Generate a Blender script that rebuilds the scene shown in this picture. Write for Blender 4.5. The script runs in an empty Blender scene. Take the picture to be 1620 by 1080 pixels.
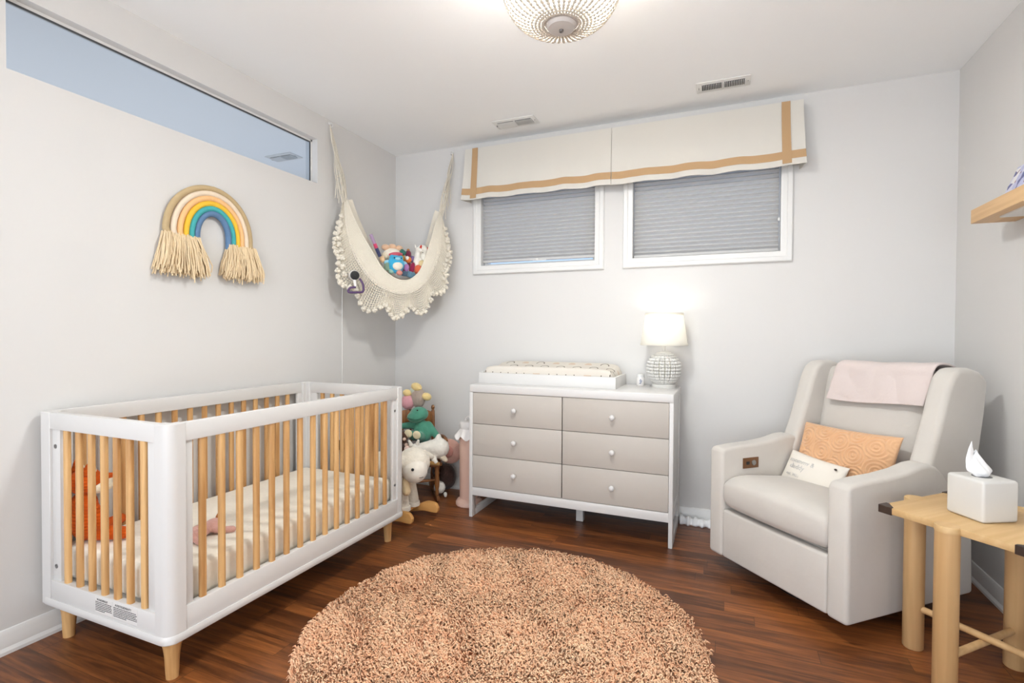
import bpy, bmesh, math, random
import numpy as np
from mathutils import Vector, Matrix, Euler, noise
random.seed(7)
rng = np.random.default_rng(7)
PI = math.pi
SC = bpy.context.scene
COL = SC.collection
H, W = 2.622, 3.611          # ceiling height, room width

# ------------------------------------------------------------------ camera
cam = bpy.data.cameras.new('camera')
cam.sensor_width = 36.0
cam.lens = 806.15 / 1620 * 36.0
cam.clip_start = 0.02
CAM = bpy.data.objects.new('camera', cam)
COL.objects.link(CAM)
SC.camera = CAM
yaw, pitch, roll = -0.39367, -0.01676, 0.00561
cy, sy, cp, sp = math.cos(yaw), math.sin(yaw), math.cos(pitch), math.sin(pitch)
_d = Vector((sy * cp, cy * cp, sp)); _r = Vector((cy, -sy, 0)); _u = _r.cross(_d)
_r2 = _r * math.cos(roll) + _u * math.sin(roll)
_u2 = -_r * math.sin(roll) + _u * math.cos(roll)
_m = Matrix((_r2, _u2, -_d)).transposed().to_4x4()
_m.translation = Vector((2.4600, -3.4554, 1.2018))
CAM.matrix_world = _m

# ------------------------------------------------------------------ world and light
world = bpy.data.worlds.new('world'); SC.world = world
world.use_nodes = True
bg = world.node_tree.nodes['Background']
bg.inputs['Color'].default_value = (0.50, 0.67, 1.0, 1)
bg.inputs['Strength'].default_value = 0.9


def light(name, kind, loc, energy, color, size=0.1, size_y=None, rot=None):
    l = bpy.data.lights.new(name, kind)
    l.energy = energy; l.color = color
    if kind == 'AREA':
        l.size = size
        if size_y: l.shape = 'RECTANGLE'; l.size_y = size_y
    else:
        l.shadow_soft_size = size
    o = bpy.data.objects.new(name, l); COL.objects.link(o)
    o.location = loc
    if rot: o.rotation_euler = rot
    return o


# fill lights added behind the camera, not fixtures of the room
light('rear_up_fill', 'AREA', (1.9, -5.6, 0.95), 62, (0.955, 0.985, 0.985), 3.2, 2.0, (math.radians(140), 0, 0))  # added fill panel aimed up to brighten the ceiling
light('rear_high_fill', 'AREA', (1.9, -4.7, 2.58), 12, (0.94, 0.97, 1.0), 1.8, 1.2, (math.radians(28), 0, 0))  # second added fill panel, high up, for floor and rug
# daylight of the neighbouring room behind the high interior window
light('next_room_light', 'AREA', (-1.9, -1.6, 0.9), 24.0, (0.98, 0.985, 1.0), 3.4, 3.6, (math.radians(180), 0, 0))

SC.view_settings.view_transform = 'Standard'
SC.view_settings.look = 'None'
SC.view_settings.gamma = 1.0
SC.view_settings.use_curve_mapping = False
SC.view_settings.exposure = 0.73


# ------------------------------------------------------------------ materials
def S(r, g, b):
    f = lambda c: (c / 255 / 12.92) if c / 255 <= 0.04045 else ((c / 255 + 0.055) / 1.055) ** 2.4
    return (f(r), f(g), f(b), 1.0)


def mat(name, col, rough=0.6, metal=0.0, bump=0.0, bscale=60, sheen=0.0, spec=None, stretch=None, var=0.0, vscale=8, trans=0.0, emit=None):
    m = bpy.data.materials.new(name); m.use_nodes = True
    nt = m.node_tree; b = nt.nodes['Principled BSDF']
    b.inputs['Base Color'].default_value = col
    b.inputs['Roughness'].default_value = rough
    b.inputs['Metallic'].default_value = metal
    if sheen: b.inputs['Sheen Weight'].default_value = sheen
    if spec is not None: b.inputs['Specular IOR Level'].default_value = spec
    if trans: b.inputs['Transmission Weight'].default_value = trans
    if emit:
        b.inputs['Emission Color'].default_value = emit[0]; b.inputs['Emission Strength'].default_value = emit[1]
    tc = nt.nodes.new('ShaderNodeTexCoord'); mp = nt.nodes.new('ShaderNodeMapping')
    nt.links.new(tc.outputs['Object'], mp.inputs['Vector'])
    if stretch: mp.inputs['Scale'].default_value = stretch
    if bump:
        n = nt.nodes.new('ShaderNodeTexNoise'); n.inputs['Scale'].default_value = bscale; n.inputs['Detail'].default_value = 4
        bp = nt.nodes.new('ShaderNodeBump'); bp.inputs['Strength'].default_value = bump; bp.inputs['Distance'].default_value = 0.01
        nt.links.new(mp.outputs['Vector'], n.inputs['Vector']); nt.links.new(n.outputs['Fac'], bp.inputs['Height'])
        nt.links.new(bp.outputs['Normal'], b.inputs['Normal'])
    if var:
        n = nt.nodes.new('ShaderNodeTexNoise'); n.inputs['Scale'].default_value = vscale; n.inputs['Detail'].default_value = 5
        r = nt.nodes.new('ShaderNodeValToRGB')
        r.color_ramp.elements[0].position = 0.3; r.color_ramp.elements[1].position = 0.7
        r.color_ramp.elements[0].color = tuple(c * (1 - var) for c in col[:3]) + (1,)
        r.color_ramp.elements[1].color = tuple(min(1, c * (1 + var)) for c in col[:3]) + (1,)
        nt.links.new(mp.outputs['Vector'], n.inputs['Vector']); nt.links.new(n.outputs['Fac'], r.inputs['Fac'])
        nt.links.new(r.outputs['Color'], b.inputs['Base Color'])
    return m


def nd(nt, op, a, b=None, c=None):
    n = nt.nodes.new('ShaderNodeMath'); n.operation = op
    for i, v in enumerate((a, b, c)):
        if v is None: continue
        if isinstance(v, (int, float)): n.inputs[i].default_value = v
        else: nt.links.new(v, n.inputs[i])
    return n.outputs[0]


def mixc(nt, fac, a, b):
    n = nt.nodes.new('ShaderNodeMix'); n.data_type = 'RGBA'
    for sock, v in ((n.inputs[0], fac), (n.inputs[6], a), (n.inputs[7], b)):
        if isinstance(v, (tuple, list)): sock.default_value = v
        elif isinstance(v, (int, float)): sock.default_value = v
        else: nt.links.new(v, sock)
    return n.outputs[2]


def floor_mat():
    m = bpy.data.materials.new('dark_oak_floor'); m.use_nodes = True
    nt = m.node_tree; L = nt.links.new; b = nt.nodes['Principled BSDF']
    tc = nt.nodes.new('ShaderNodeTexCoord'); sep = nt.nodes.new('ShaderNodeSeparateXYZ'); L(tc.outputs['Object'], sep.inputs[0])
    x, y = sep.outputs[0], sep.outputs[1]
    row = nd(nt, 'FLOOR', nd(nt, 'DIVIDE', y, 0.0826))
    wn = nt.nodes.new('ShaderNodeTexWhiteNoise'); wn.noise_dimensions = '1D'; L(row, wn.inputs['W'])
    u = nd(nt, 'DIVIDE', nd(nt, 'ADD', x, nd(nt, 'MULTIPLY', wn.outputs['Value'], 3.7)), 0.82)
    ci = nd(nt, 'FLOOR', u)
    cmb = nt.nodes.new('ShaderNodeCombineXYZ'); L(row, cmb.inputs[0]); L(ci, cmb.inputs[1])
    w2 = nt.nodes.new('ShaderNodeTexWhiteNoise'); w2.noise_dimensions = '3D'; L(cmb.outputs[0], w2.inputs['Vector'])
    # grain
    g = nt.nodes.new('ShaderNodeCombineXYZ')
    L(nd(nt, 'MULTIPLY', x, 2.6), g.inputs[0]); L(nd(nt, 'MULTIPLY', y, 34), g.inputs[1]); L(nd(nt, 'MULTIPLY', w2.outputs['Value'], 40), g.inputs[2])
    n1 = nt.nodes.new('ShaderNodeTexNoise'); n1.inputs['Scale'].default_value = 1.0; n1.inputs['Detail'].default_value = 7; n1.inputs['Distortion'].default_value = 1.2
    L(g.outputs[0], n1.inputs['Vector'])
    n2 = nt.nodes.new('ShaderNodeTexNoise'); n2.inputs['Scale'].default_value = 5.0; n2.inputs['Detail'].default_value = 3
    L(g.outputs[0], n2.inputs['Vector'])
    f = nd(nt, 'ADD', nd(nt, 'ADD', 0.09, nd(nt, 'MULTIPLY', w2.outputs['Value'], 0.24)), nd(nt, 'ADD', nd(nt, 'MULTIPLY', n1.outputs['Fac'], 0.75), nd(nt, 'MULTIPLY', n2.outputs['Fac'], 0.22)))
    r = nt.nodes.new('ShaderNodeValToRGB'); L(f, r.inputs['Fac'])
    e = r.color_ramp.elements
    e[0].position = 0.38; e[0].color = S(44, 25, 15)
    e[1].position = 0.98; e[1].color = S(166, 100, 50)
    e2 = e.new(0.62); e2.color = S(96, 54, 27)
    e3 = e.new(0.80); e3.color = S(136, 80, 40)
    # seams
    fy = nd(nt, 'FRACT', nd(nt, 'DIVIDE', y, 0.0826)); fx = nd(nt, 'FRACT', u)
    sy_ = nd(nt, 'LESS_THAN', fy, 0.022); sx_ = nd(nt, 'LESS_THAN', fx, 0.0025)
    seam = nd(nt, 'MAXIMUM', sy_, sx_)
    colr = mixc(nt, nd(nt, 'MULTIPLY', seam, 0.7), r.outputs['Color'], S(20, 10, 6))
    L(colr, b.inputs['Base Color'])
    b.inputs['Roughness'].default_value = 0.38
    bp = nt.nodes.new('ShaderNodeBump'); bp.inputs['Strength'].default_value = 0.12; bp.inputs['Distance'].default_value = 0.004
    L(nd(nt, 'SUBTRACT', n1.outputs['Fac'], seam), bp.inputs['Height']); L(bp.outputs['Normal'], b.inputs['Normal'])
    return m


def wood_mat(name, c0, c1, axis=2, rough=0.45, sc=1.0):
    m = bpy.data.materials.new(name); m.use_nodes = True
    nt = m.node_tree; L = nt.links.new; b = nt.nodes['Principled BSDF']
    tc = nt.nodes.new('ShaderNodeTexCoord'); mp = nt.nodes.new('ShaderNodeMapping')
    oi = nt.nodes.new('ShaderNodeObjectInfo')
    s = [38 * sc] * 3; s[axis] = 2.2 * sc
    mp.inputs['Scale'].default_value = s
    L(tc.outputs['Object'], mp.inputs['Vector'])
    add = nt.nodes.new('ShaderNodeVectorMath'); add.operation = 'ADD'
    cm = nt.nodes.new('ShaderNodeCombineXYZ')
    rv = nd(nt, 'MULTIPLY', oi.outputs['Random'], 50.0)
    for i in range(3): L(rv, cm.inputs[i])
    L(mp.outputs['Vector'], add.inputs[0]); L(cm.outputs[0], add.inputs[1])
    n = nt.nodes.new('ShaderNodeTexNoise'); n.inputs['Scale'].default_value = 1.0; n.inputs['Detail'].default_value = 5; n.inputs['Distortion'].default_value = 0.8
    L(add.outputs[0], n.inputs['Vector'])
    r = nt.nodes.new('ShaderNodeValToRGB'); L(nd(nt, 'ADD', n.outputs['Fac'], nd(nt, 'MULTIPLY', nd(nt, 'SUBTRACT', oi.outputs['Random'], 0.5), 0.25)), r.inputs['Fac'])
    r.color_ramp.elements[0].position = 0.3; r.color_ramp.elements[0].color = c0
    r.color_ramp.elements[1].position = 0.7; r.color_ramp.elements[1].color = c1
    L(r.outputs['Color'], b.inputs['Base Color'])
    b.inputs['Roughness'].default_value = rough
    return m


def rug_mat():
    m = bpy.data.materials.new('blush_shag'); m.use_nodes = True
    nt = m.node_tree; L = nt.links.new; b = nt.nodes['Principled BSDF']
    ge = nt.nodes.new('ShaderNodeNewGeometry'); tc = nt.nodes.new('ShaderNodeTexCoord')
    n = nt.nodes.new('ShaderNodeTexNoise'); n.inputs['Scale'].default_value = 5; n.inputs['Detail'].default_value = 4
    L(tc.outputs['Object'], n.inputs['Vector'])
    f = nd(nt, 'ADD', nd(nt, 'MULTIPLY', ge.outputs['Random Per Island'], 0.55), nd(nt, 'MULTIPLY', n.outputs['Fac'], 0.75))
    r = nt.nodes.new('ShaderNodeValToRGB'); L(f, r.inputs['Fac'])
    r.color_ramp.elements[0].position = 0.3; r.color_ramp.elements[0].color = S(246, 184, 144)
    r.color_ramp.elements[1].position = 0.95; r.color_ramp.elements[1].color = S(254, 214, 176)
    L(r.outputs['Color'], b.inputs['Base Color']); b.inputs['Roughness'].default_value = 0.9
    b.inputs['Specular IOR Level'].default_value = 0.15
    return m


def arc_fabric(name):
    """cream cotton printed with little rainbow arcs"""
    m = bpy.data.materials.new(name); m.use_nodes = True
    nt = m.node_tree; L = nt.links.new; b = nt.nodes['Principled BSDF']
    tc = nt.nodes.new('ShaderNodeTexCoord'); sep = nt.nodes.new('ShaderNodeSeparateXYZ'); L(tc.outputs['Object'], sep.inputs[0])
    u = nd(nt, 'DIVIDE', sep.outputs[0], 0.112)
    v = nd(nt, 'DIVIDE', nd(nt, 'SUBTRACT', sep.outputs[1], nd(nt, 'MULTIPLY', sep.outputs[2], 1.0)), 0.062)
    row = nd(nt, 'FLOOR', v)
    u2 = nd(nt, 'ADD', u, nd(nt, 'MULTIPLY', nd(nt, 'MODULO', nd(nt, 'ABSOLUTE', row), 2.0), 0.5))
    fx = nd(nt, 'MULTIPLY', nd(nt, 'SUBTRACT', nd(nt, 'FRACT', u2), 0.5), 1.5); fy = nd(nt, 'SUBTRACT', nd(nt, 'FRACT', v), 0.45)
    rr = nd(nt, 'SQRT', nd(nt, 'ADD', nd(nt, 'MULTIPLY', fx, fx), nd(nt, 'MULTIPLY', fy, fy)))
    below = nd(nt, 'GREATER_THAN', fy, -0.08)
    wn = nt.nodes.new('ShaderNodeTexWhiteNoise'); wn.noise_dimensions = '2D'
    cm = nt.nodes.new('ShaderNodeCombineXYZ'); L(nd(nt, 'FLOOR', u2), cm.inputs[0]); L(row, cm.inputs[1]); L(cm.outputs[0], wn.inputs['Vector'])
    ring = nd(nt, 'MULTIPLY', nd(nt, 'COMPARE', rr, 0.36, 0.045), below)
    fill = nd(nt, 'MULTIPLY', nd(nt, 'LESS_THAN', rr, 0.32), below)
    sel = nd(nt, 'GREATER_THAN', wn.outputs['Value'], 0.5)
    c = mixc(nt, nd(nt, 'MULTIPLY', nd(nt, 'MULTIPLY', fill, sel), 0.8), S(218, 211, 200), S(206, 180, 154))
    c = mixc(nt, nd(nt, 'MULTIPLY', nd(nt, 'MULTIPLY', ring, nd(nt, 'SUBTRACT', 1.0, sel)), 1.0), c, S(104, 94, 80))
    L(c, b.inputs['Base Color']); b.inputs['Roughness'].default_value = 0.85
    return m


def cloth_translucent(name, col, amount=0.5, rough=0.9):
    m = bpy.data.materials.new(name); m.use_nodes = True
    nt = m.node_tree; b = nt.nodes['Principled BSDF']; out = nt.nodes['Material Output']
    b.inputs['Base Color'].default_value = col; b.inputs['Roughness'].default_value = rough
    b.inputs['Specular IOR Level'].default_value = 0.2
    t = nt.nodes.new('ShaderNodeBsdfTranslucent'); t.inputs['Color'].default_value = col
    mx = nt.nodes.new('ShaderNodeMixShader'); mx.inputs[0].default_value = amount
    nt.links.new(b.outputs[0], mx.inputs[1]); nt.links.new(t.outputs[0], mx.inputs[2]); nt.links.new(mx.outputs[0], out.inputs['Surface'])
    return m


def glass_mat(name, tint=(0.93, 0.96, 0.98, 1), rough=0.0):
    m = bpy.data.materials.new(name); m.use_nodes = True
    nt = m.node_tree; out = nt.nodes['Material Output']
    nt.nodes.remove(nt.nodes['Principled BSDF'])
    t = nt.nodes.new('ShaderNodeBsdfTransparent'); t.inputs[0].default_value = tint
    g = nt.nodes.new('ShaderNodeBsdfGlossy'); g.inputs['Roughness'].default_value = rough
    fr = nt.nodes.new('ShaderNodeFresnel'); fr.inputs['IOR'].default_value = 1.5
    mx = nt.nodes.new('ShaderNodeMixShader')
    ge = nt.nodes.new('ShaderNodeNewGeometry')
    nt.links.new(nd(nt, 'MULTIPLY', fr.outputs[0], nd(nt, 'SUBTRACT', 1.0, ge.outputs['Backfacing'])), mx.inputs[0]); nt.links.new(t.outputs[0], mx.inputs[1]); nt.links.new(g.outputs[0], mx.inputs[2])
    nt.links.new(mx.outputs[0], out.inputs['Surface'])
    return m


M = {}
M['wall'] = mat('wall_paint', S(218, 216, 213), 0.75, bump=0.03, bscale=220)
M['ceil'] = mat('ceiling_paint', S(249, 250, 250), 0.85, bump=0.02, bscale=200)
M['trim'] = mat('white_trim', S(229, 228, 225), 0.35)
M['floor'] = floor_mat()
M['glass'] = glass_mat('clear_glass')
M['dim_glass'] = glass_mat('interior_glass', (0.86, 0.91, 0.96, 1), 0.06)
M['dark_seal'] = mat('dark_seal', S(70, 72, 74), 0.4)
M['white'] = mat('white_lacquer', S(218, 216, 213), 0.33)
M['pine'] = wood_mat('natural_pine', S(186, 136, 82), S(226, 182, 124), 2)
M['greige'] = mat('greige_paint', S(191, 184, 175), 0.5)
M['sheet'] = mat('cream_sheet', S(248, 240, 224), 0.9, bump=0.25, bscale=14, sheen=0.2, var=0.03, vscale=60)
M['steel'] = mat('steel', S(150, 150, 150), 0.3, 1.0)
M['black'] = mat('black_plastic', S(22, 22, 24), 0.4)
M['ink'] = mat('black_ink', S(30, 28, 28), 0.7)
M['paper'] = mat('label_paper', S(225, 222, 218), 0.6)
M['upholstery'] = mat('cream_upholstery', S(205, 199, 191), 0.9, bump=0.22, bscale=13, sheen=0.25, var=0.03, vscale=5)
M['pad'] = arc_fabric('rainbow_print_cotton')
M['ceramic'] = mat('white_ceramic', S(216, 214, 209), 0.35)
M['bead_grey'] = mat('taupe_bead_gap', S(186, 182, 166), 0.6)
M['shade'] = cloth_translucent('lamp_shade_linen', S(250, 248, 242), 0.55)
M['bulb'] = mat('lit_bulb', (1, 0.93, 0.82, 1), 0.5, emit=((1, 0.97, 0.93, 1), 4))
M['bead'] = mat('whitewashed_bead', S(206, 197, 184), 0.55, var=0.06, vscale=30)
M['cap'] = mat('greywashed_cap', S(212, 206, 201), 0.5)
M['valance'] = cloth_translucent('cream_linen', S(226, 222, 213), 0.12)
M['tan'] = mat('tan_ribbon', S(186, 152, 112), 0.85, bump=0.1, bscale=300)
M['blind'] = cloth_translucent('pleated_shade_fabric', S(234, 232, 229), 0.36)
M['vent_dark'] = mat('vent_duct', S(60, 60, 60), 0.8)
M['yarn'] = mat('cream_cotton_yarn', S(228, 220, 204), 0.95, bump=0.3, bscale=180, sheen=0.2)
M['rope_tassel'] = mat('ecru_tassel', S(232, 209, 172), 0.95, bump=0.2, bscale=200)
M['lightwood'] = wood_mat('pale_ash', S(198, 160, 108), S(214, 180, 130), 0, 0.5, 0.6)
M['ashleg'] = wood_mat('pale_ash_leg', S(196, 156, 106), S(216, 178, 128), 2, 0.5, 0.6)
M['bracket'] = mat('dark_bronze', S(58, 44, 36), 0.45)
M['tissue'] = mat('tissue_paper', S(250, 250, 250), 0.9)
M['rug'] = rug_mat()
M['orangepillow'] = mat('apricot_chenille', S(222, 176, 134), 0.95, bump=0.2, bscale=240, sheen=0.3)
M['creampillow'] = mat('cream_canvas', S(236, 229, 218), 0.9, bump=0.1, bscale=300)
M['greyink'] = mat('grey_print', S(204, 200, 195), 0.8)
M['blush'] = mat('blush_muslin', S(214, 200, 195), 0.95, bump=0.15, bscale=70, sheen=0.2)
M['bronze'] = mat('brown_switch_plate', S(122, 86, 58), 0.35, 0.5)
M['pailpink'] = mat('blush_pail', S(226, 188, 170), 0.4)
M['pailwhite'] = mat('white_plastic', S(238, 234, 230), 0.35)
M['bag'] = mat('white_bag_film', S(245, 240, 236), 0.4)
M['bagorange'] = mat('apricot_bag_lining', S(222, 160, 120), 0.5)
M['honey'] = wood_mat('honey_beech', S(206, 148, 82), S(226, 172, 104), 0, 0.4, 0.6)
M['maple'] = wood_mat('brown_maple', S(112, 70, 38), S(158, 106, 60), 2, 0.4, 0.8)
M['monitorpurple'] = mat('purple_silicone', S(88, 62, 104), 0.5)


def plushm(name, c, bump=0.35, bscale=120, var=0.07):
    return mat(name, c, 0.95, bump=bump, bscale=bscale, sheen=0.35, var=var, vscale=24, spec=0.2)


# ------------------------------------------------------------------ mesh helpers
WM = {}


def merge(bm, tmp):
    me = bpy.data.meshes.new('t'); tmp.to_mesh(me); bm.from_mesh(me); bpy.data.meshes.remove(me); tmp.free()


def box(bm, lo, hi, bev=0.0, seg=2):
    t = bmesh.new()
    v = [t.verts.new((x, y, z)) for x in (lo[0], hi[0]) for y in (lo[1], hi[1]) for z in (lo[2], hi[2])]
    for f in ((0, 1, 3, 2), (4, 6, 7, 5), (0, 4, 5, 1), (2, 3, 7, 6), (0, 2, 6, 4), (1, 5, 7, 3)):
        t.faces.new([v[i] for i in f])
    if bev > 0:
        bmesh.ops.bevel(t, geom=t.edges[:], offset=bev, segments=seg, profile=0.5, affect='EDGES')
    merge(bm, t)


def basis(ax):
    ax = Vector(ax).normalized()
    a = Vector((0, 0, 1)) if abs(ax.z) < 0.9 else Vector((1, 0, 0))
    e1 = a.cross(ax).normalized(); e2 = ax.cross(e1)
    return e1, e2, ax


def loft(bm, rings, cap=True, closed=False):
    vr = [[bm.verts.new(p) for p in r] for r in rings]
    n = len(vr[0])
    for i in range(len(vr) if closed else len(vr) - 1):
        a, b = vr[i], vr[(i + 1) % len(vr)]
        for k in range(n):
            bm.faces.new((a[k], a[(k + 1) % n], b[(k + 1) % n], b[k]))
    if cap and not closed:
        bm.faces.new(vr[0][::-1]); bm.faces.new(vr[-1])


def tube(bm, pts, r, seg=8, cap=True):
    pts = [Vector(p) for p in pts]
    rad = r if isinstance(r, (list, tuple)) else [r] * len(pts)
    rings = []; e1 = None
    for i, p in enumerate(pts):
        t = (pts[min(i + 1, len(pts) - 1)] - pts[max(i - 1, 0)]).normalized()
        if e1 is None: e1, e2, _ = basis(t)
        else:
            e1 = (e1 - t * e1.dot(t)).normalized(); e2 = t.cross(e1)
        rings.append([p + (e1 * math.cos(2 * PI * k / seg) + e2 * math.sin(2 * PI * k / seg)) * rad[i] for k in range(seg)])
    loft(bm, rings, cap)


def lathe(bm, prof, c=(0, 0, 0), axis=(0, 0, 1), seg=32):
    e1, e2, ax = basis(axis); c = Vector(c)
    rings = [[c + ax * z + (e1 * math.cos(2 * PI * k / seg) + e2 * math.sin(2 * PI * k / seg)) * max(r, 1e-4) for k in range(seg)] for r, z in prof]
    loft(bm, rings)


def ell(bm, c, r, rot=(0, 0, 0), sub=3):
    r = (r, r, r) if isinstance(r, (int, float)) else r
    mtx = Matrix.Translation(c) @ Euler(rot).to_matrix().to_4x4() @ Matrix.Diagonal((*r, 1))
    bmesh.ops.create_icosphere(bm, subdivisions=sub, radius=1.0, matrix=mtx)


def cap_(bm, p0, p1, r0, r1=None, n=None):
    """row of overlapping balls: a tapered rounded limb"""
    r1 = r0 if r1 is None else r1
    p0, p1 = Vector(p0), Vector(p1)
    n = n or max(2, int((p1 - p0).length / (min(r0, r1) * 0.5)) + 1)
    for i in range(n):
        t = i / (n - 1)
        ell(bm, p0.lerp(p1, t), r0 + (r1 - r0) * t, sub=2)


def prism(bm, prof, axis, a, b, bev=0.0, seg=3, ang=35):
    """profile in the other two axes (in x,y,z order), pushed from a to b along axis"""
    t = bmesh.new()
    def P(p, w):
        q = list(p); q.insert(axis, w); return q
    A = [t.verts.new(P(p, a)) for p in prof]; B = [t.verts.new(P(p, b)) for p in prof]
    n = len(prof)
    t.faces.new(A); t.faces.new(B[::-1])
    for i in range(n): t.faces.new((A[i], B[i], B[(i + 1) % n], A[(i + 1) % n]))
    bmesh.ops.recalc_face_normals(t, faces=t.faces[:])
    if bev:
        es = [e for e in t.edges if e.calc_face_angle(0) > math.radians(ang)]
        bmesh.ops.bevel(t, geom=es, offset=bev, segments=seg, profile=0.5, affect='EDGES')
    merge(bm, t)


def smooth_curve(pts, n):
    """Catmull-Rom through 2D/3D points, n samples"""
    pts = [Vector(p) for p in pts]; out = []
    m = len(pts) - 1
    for i in range(n):
        s = i / (n - 1) * m; k = min(int(s), m - 1); t = s - k
        p0, p1, p2, p3 = pts[max(k - 1, 0)], pts[k], pts[k + 1], pts[min(k + 2, m)]
        out.append(0.5 * ((2 * p1) + (p2 - p0) * t + (2 * p0 - 5 * p1 + 4 * p2 - p3) * t * t + (3 * p1 - p0 - 3 * p2 + p3) * t ** 3))
    return out


def grid(bm, f, nu, nv):
    V = [[bm.verts.new(f(i / nu, j / nv)) for j in range(nv + 1)] for i in range(nu + 1)]
    for i in range(nu):
        for j in range(nv):
            bm.faces.new((V[i][j], V[i + 1][j], V[i + 1][j + 1], V[i][j + 1]))


def thing(name, label, cat, loc=(0, 0, 0), rotz=0.0, group=None, local=False):
    o = bpy.data.objects.new(name, None); COL.objects.link(o)
    o.empty_display_size = 0.05
    o.location = loc; o.rotation_euler = (0, 0, rotz)
    o['label'] = label; o['category'] = cat
    if group: o['group'] = group
    WM[o.name] = Matrix.Identity(4) if local else (Matrix.Translation(loc) @ Matrix.Rotation(rotz, 4, 'Z')).inverted()
    return o


def obj(name, bm, m, parent=None, smooth=40, label=None, mods=None, normals=True):
    if normals: bmesh.ops.recalc_face_normals(bm, faces=bm.faces[:])
    if parent is not None:
        bm.transform(WM[parent.name])
    me = bpy.data.meshes.new(name); bm.to_mesh(me); bm.free()
    me.materials.append(M[m] if isinstance(m, str) else m)
    o = bpy.data.objects.new(name, me); COL.objects.link(o)
    if parent is not None:
        o.parent = parent
        WM[o.name] = WM[parent.name]
    if label: o['label'] = label
    if mods:
        for kind, kw in mods:
            md = o.modifiers.new(kind, kind)
            for k, v in kw.items(): setattr(md, k, v)
        dg = bpy.context.evaluated_depsgraph_get()
        me2 = bpy.data.meshes.new_from_object(o.evaluated_get(dg), preserve_all_data_layers=False, depsgraph=dg)
        o.modifiers.clear(); o.data = me2; bpy.data.meshes.remove(me); me = me2; me.name = name
    if smooth:
        me.polygons.foreach_set('use_smooth', [True] * len(me.polygons))
        me.set_sharp_from_angle(angle=math.radians(smooth))
    return o


def tag(o, label, cat, group=None):
    o['label'] = label; o['category'] = cat
    if group: o['group'] = group
    return o


def struct(name, bm, m, parent=None, smooth=30):
    o = obj(name, bm, m, parent, smooth)
    if parent is None:
        o['kind'] = 'structure'; WM[o.name] = Matrix.Identity(4)
    return o


def recenter(o):
    """put the origin of a one-mesh thing at the middle of its base"""
    me = o.data
    co = np.empty(len(me.vertices) * 3); me.vertices.foreach_get('co', co); co = co.reshape(-1, 3)
    c = np.array([(co[:, 0].min() + co[:, 0].max()) / 2, (co[:, 1].min() + co[:, 1].max()) / 2, co[:, 2].min()])
    me.vertices.foreach_set('co', (co - c).ravel()); me.update(); o.location = c
    return o


def copy_part(o, off, parent=None):
    c = o.copy(); COL.objects.link(c)
    c.location = Vector(o.location) + Vector(off)
    if parent is not None: c.parent = parent
    return c


def soft(name, bm, m, parent=None, vox=0.007, it=6, label=None):
    return obj(name, bm, m, parent, 180, label, normals=False,
               mods=[('REMESH', dict(mode='VOXEL', voxel_size=vox, use_smooth_shade=True)), ('SMOOTH', dict(factor=0.6, iterations=it))])


def eyes(parent, pts, r=0.006, m='black', name='eye'):
    for p in pts:
        b = bmesh.new(); ell(b, p, r, sub=2); obj(name, b, m, parent, 180)


def text_mesh(name, body, size, mtx, m, parent, ext=0.0004, align='LEFT'):
    cu = bpy.data.curves.new('t', 'FONT'); cu.body = body; cu.size = size; cu.extrude = ext; cu.align_x = align
    cu.resolution_u = 2
    o = bpy.data.objects.new('t', cu); COL.objects.link(o)
    dg = bpy.context.evaluated_depsgraph_get()
    me = bpy.data.meshes.new_from_object(o.evaluated_get(dg)); bpy.data.objects.remove(o); bpy.data.curves.remove(cu)
    me.transform(mtx); me.transform(WM[parent.name])
    me.materials.clear(); me.materials.append(M[m]); me.name = name
    r = bpy.data.objects.new(name, me); COL.objects.link(r); r.parent = parent
    return r


def frame_sweep(bm, x0, x1, z0, z1, prof, y0=0.0):
    """mitred picture frame around an opening; prof = (out from the opening, toward the room)"""
    rings = []
    for (cx, cz, sx, sz) in ((x0, z0, -1, -1), (x1, z0, 1, -1), (x1, z1, 1, 1), (x0, z1, -1, 1)):
        rings.append([(cx + sx * o, y0 - dpt, cz + sz * o) for o, dpt in prof])
    loft(bm, rings, closed=True)


# ------------------------------------------------------------------ the room
YF = -7.5
b = bmesh.new(); box(b, (-3.2, YF, -0.06), (W + 0.12, 0.6, 0)); struct('floor', b, 'floor')
b = bmesh.new(); box(b, (-3.2, YF, H), (W + 0.12, 0.7, H + 0.1)); struct('ceiling', b, 'ceil')
wz0, wz1, wy0, wy1 = 2.170, 2.457, -2.420, -0.857
b = bmesh.new()
box(b, (-0.1, YF, -0.06), (0, 0.12, wz0)); box(b, (-0.1, YF, wz1), (0, 0.12, H))
box(b, (-0.1, YF, wz0), (0, wy0, wz1)); box(b, (-0.1, wy1, wz0), (0, 0.12, wz1))
struct('wall_left', b, 'wall')
# back wall with the two window openings
OPEN = [(0.772, 1.637), (1.893, 2.768)]; oz0, oz1 = 1.702, 2.300
b = bmesh.new()
box(b, (0, 0, 0), (W, 0.12, oz0)); box(b, (0, 0, oz1), (W, 0.12, H))
xs = [0, OPEN[0][0], OPEN[0][1], OPEN[1][0], OPEN[1][1], W]
for i in (0, 2, 4): box(b, (xs[i], 0, oz0), (xs[i + 1], 0.12, oz1))
struct('wall_back', b, 'wall')
b = bmesh.new(); box(b, (W, YF, -0.06), (W + 0.12, 0.12, H)); struct('wall_right', b, 'wall')
# neighbouring room seen through the high window: far end wall
b = bmesh.new(); box(b, (-3.2, 0.5, 0), (-0.1, 0.6, H)); box(b, (-3.3, YF, 0), (-3.2, 0.6, H)); struct('wall_neighbour', b, 'wall')

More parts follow.
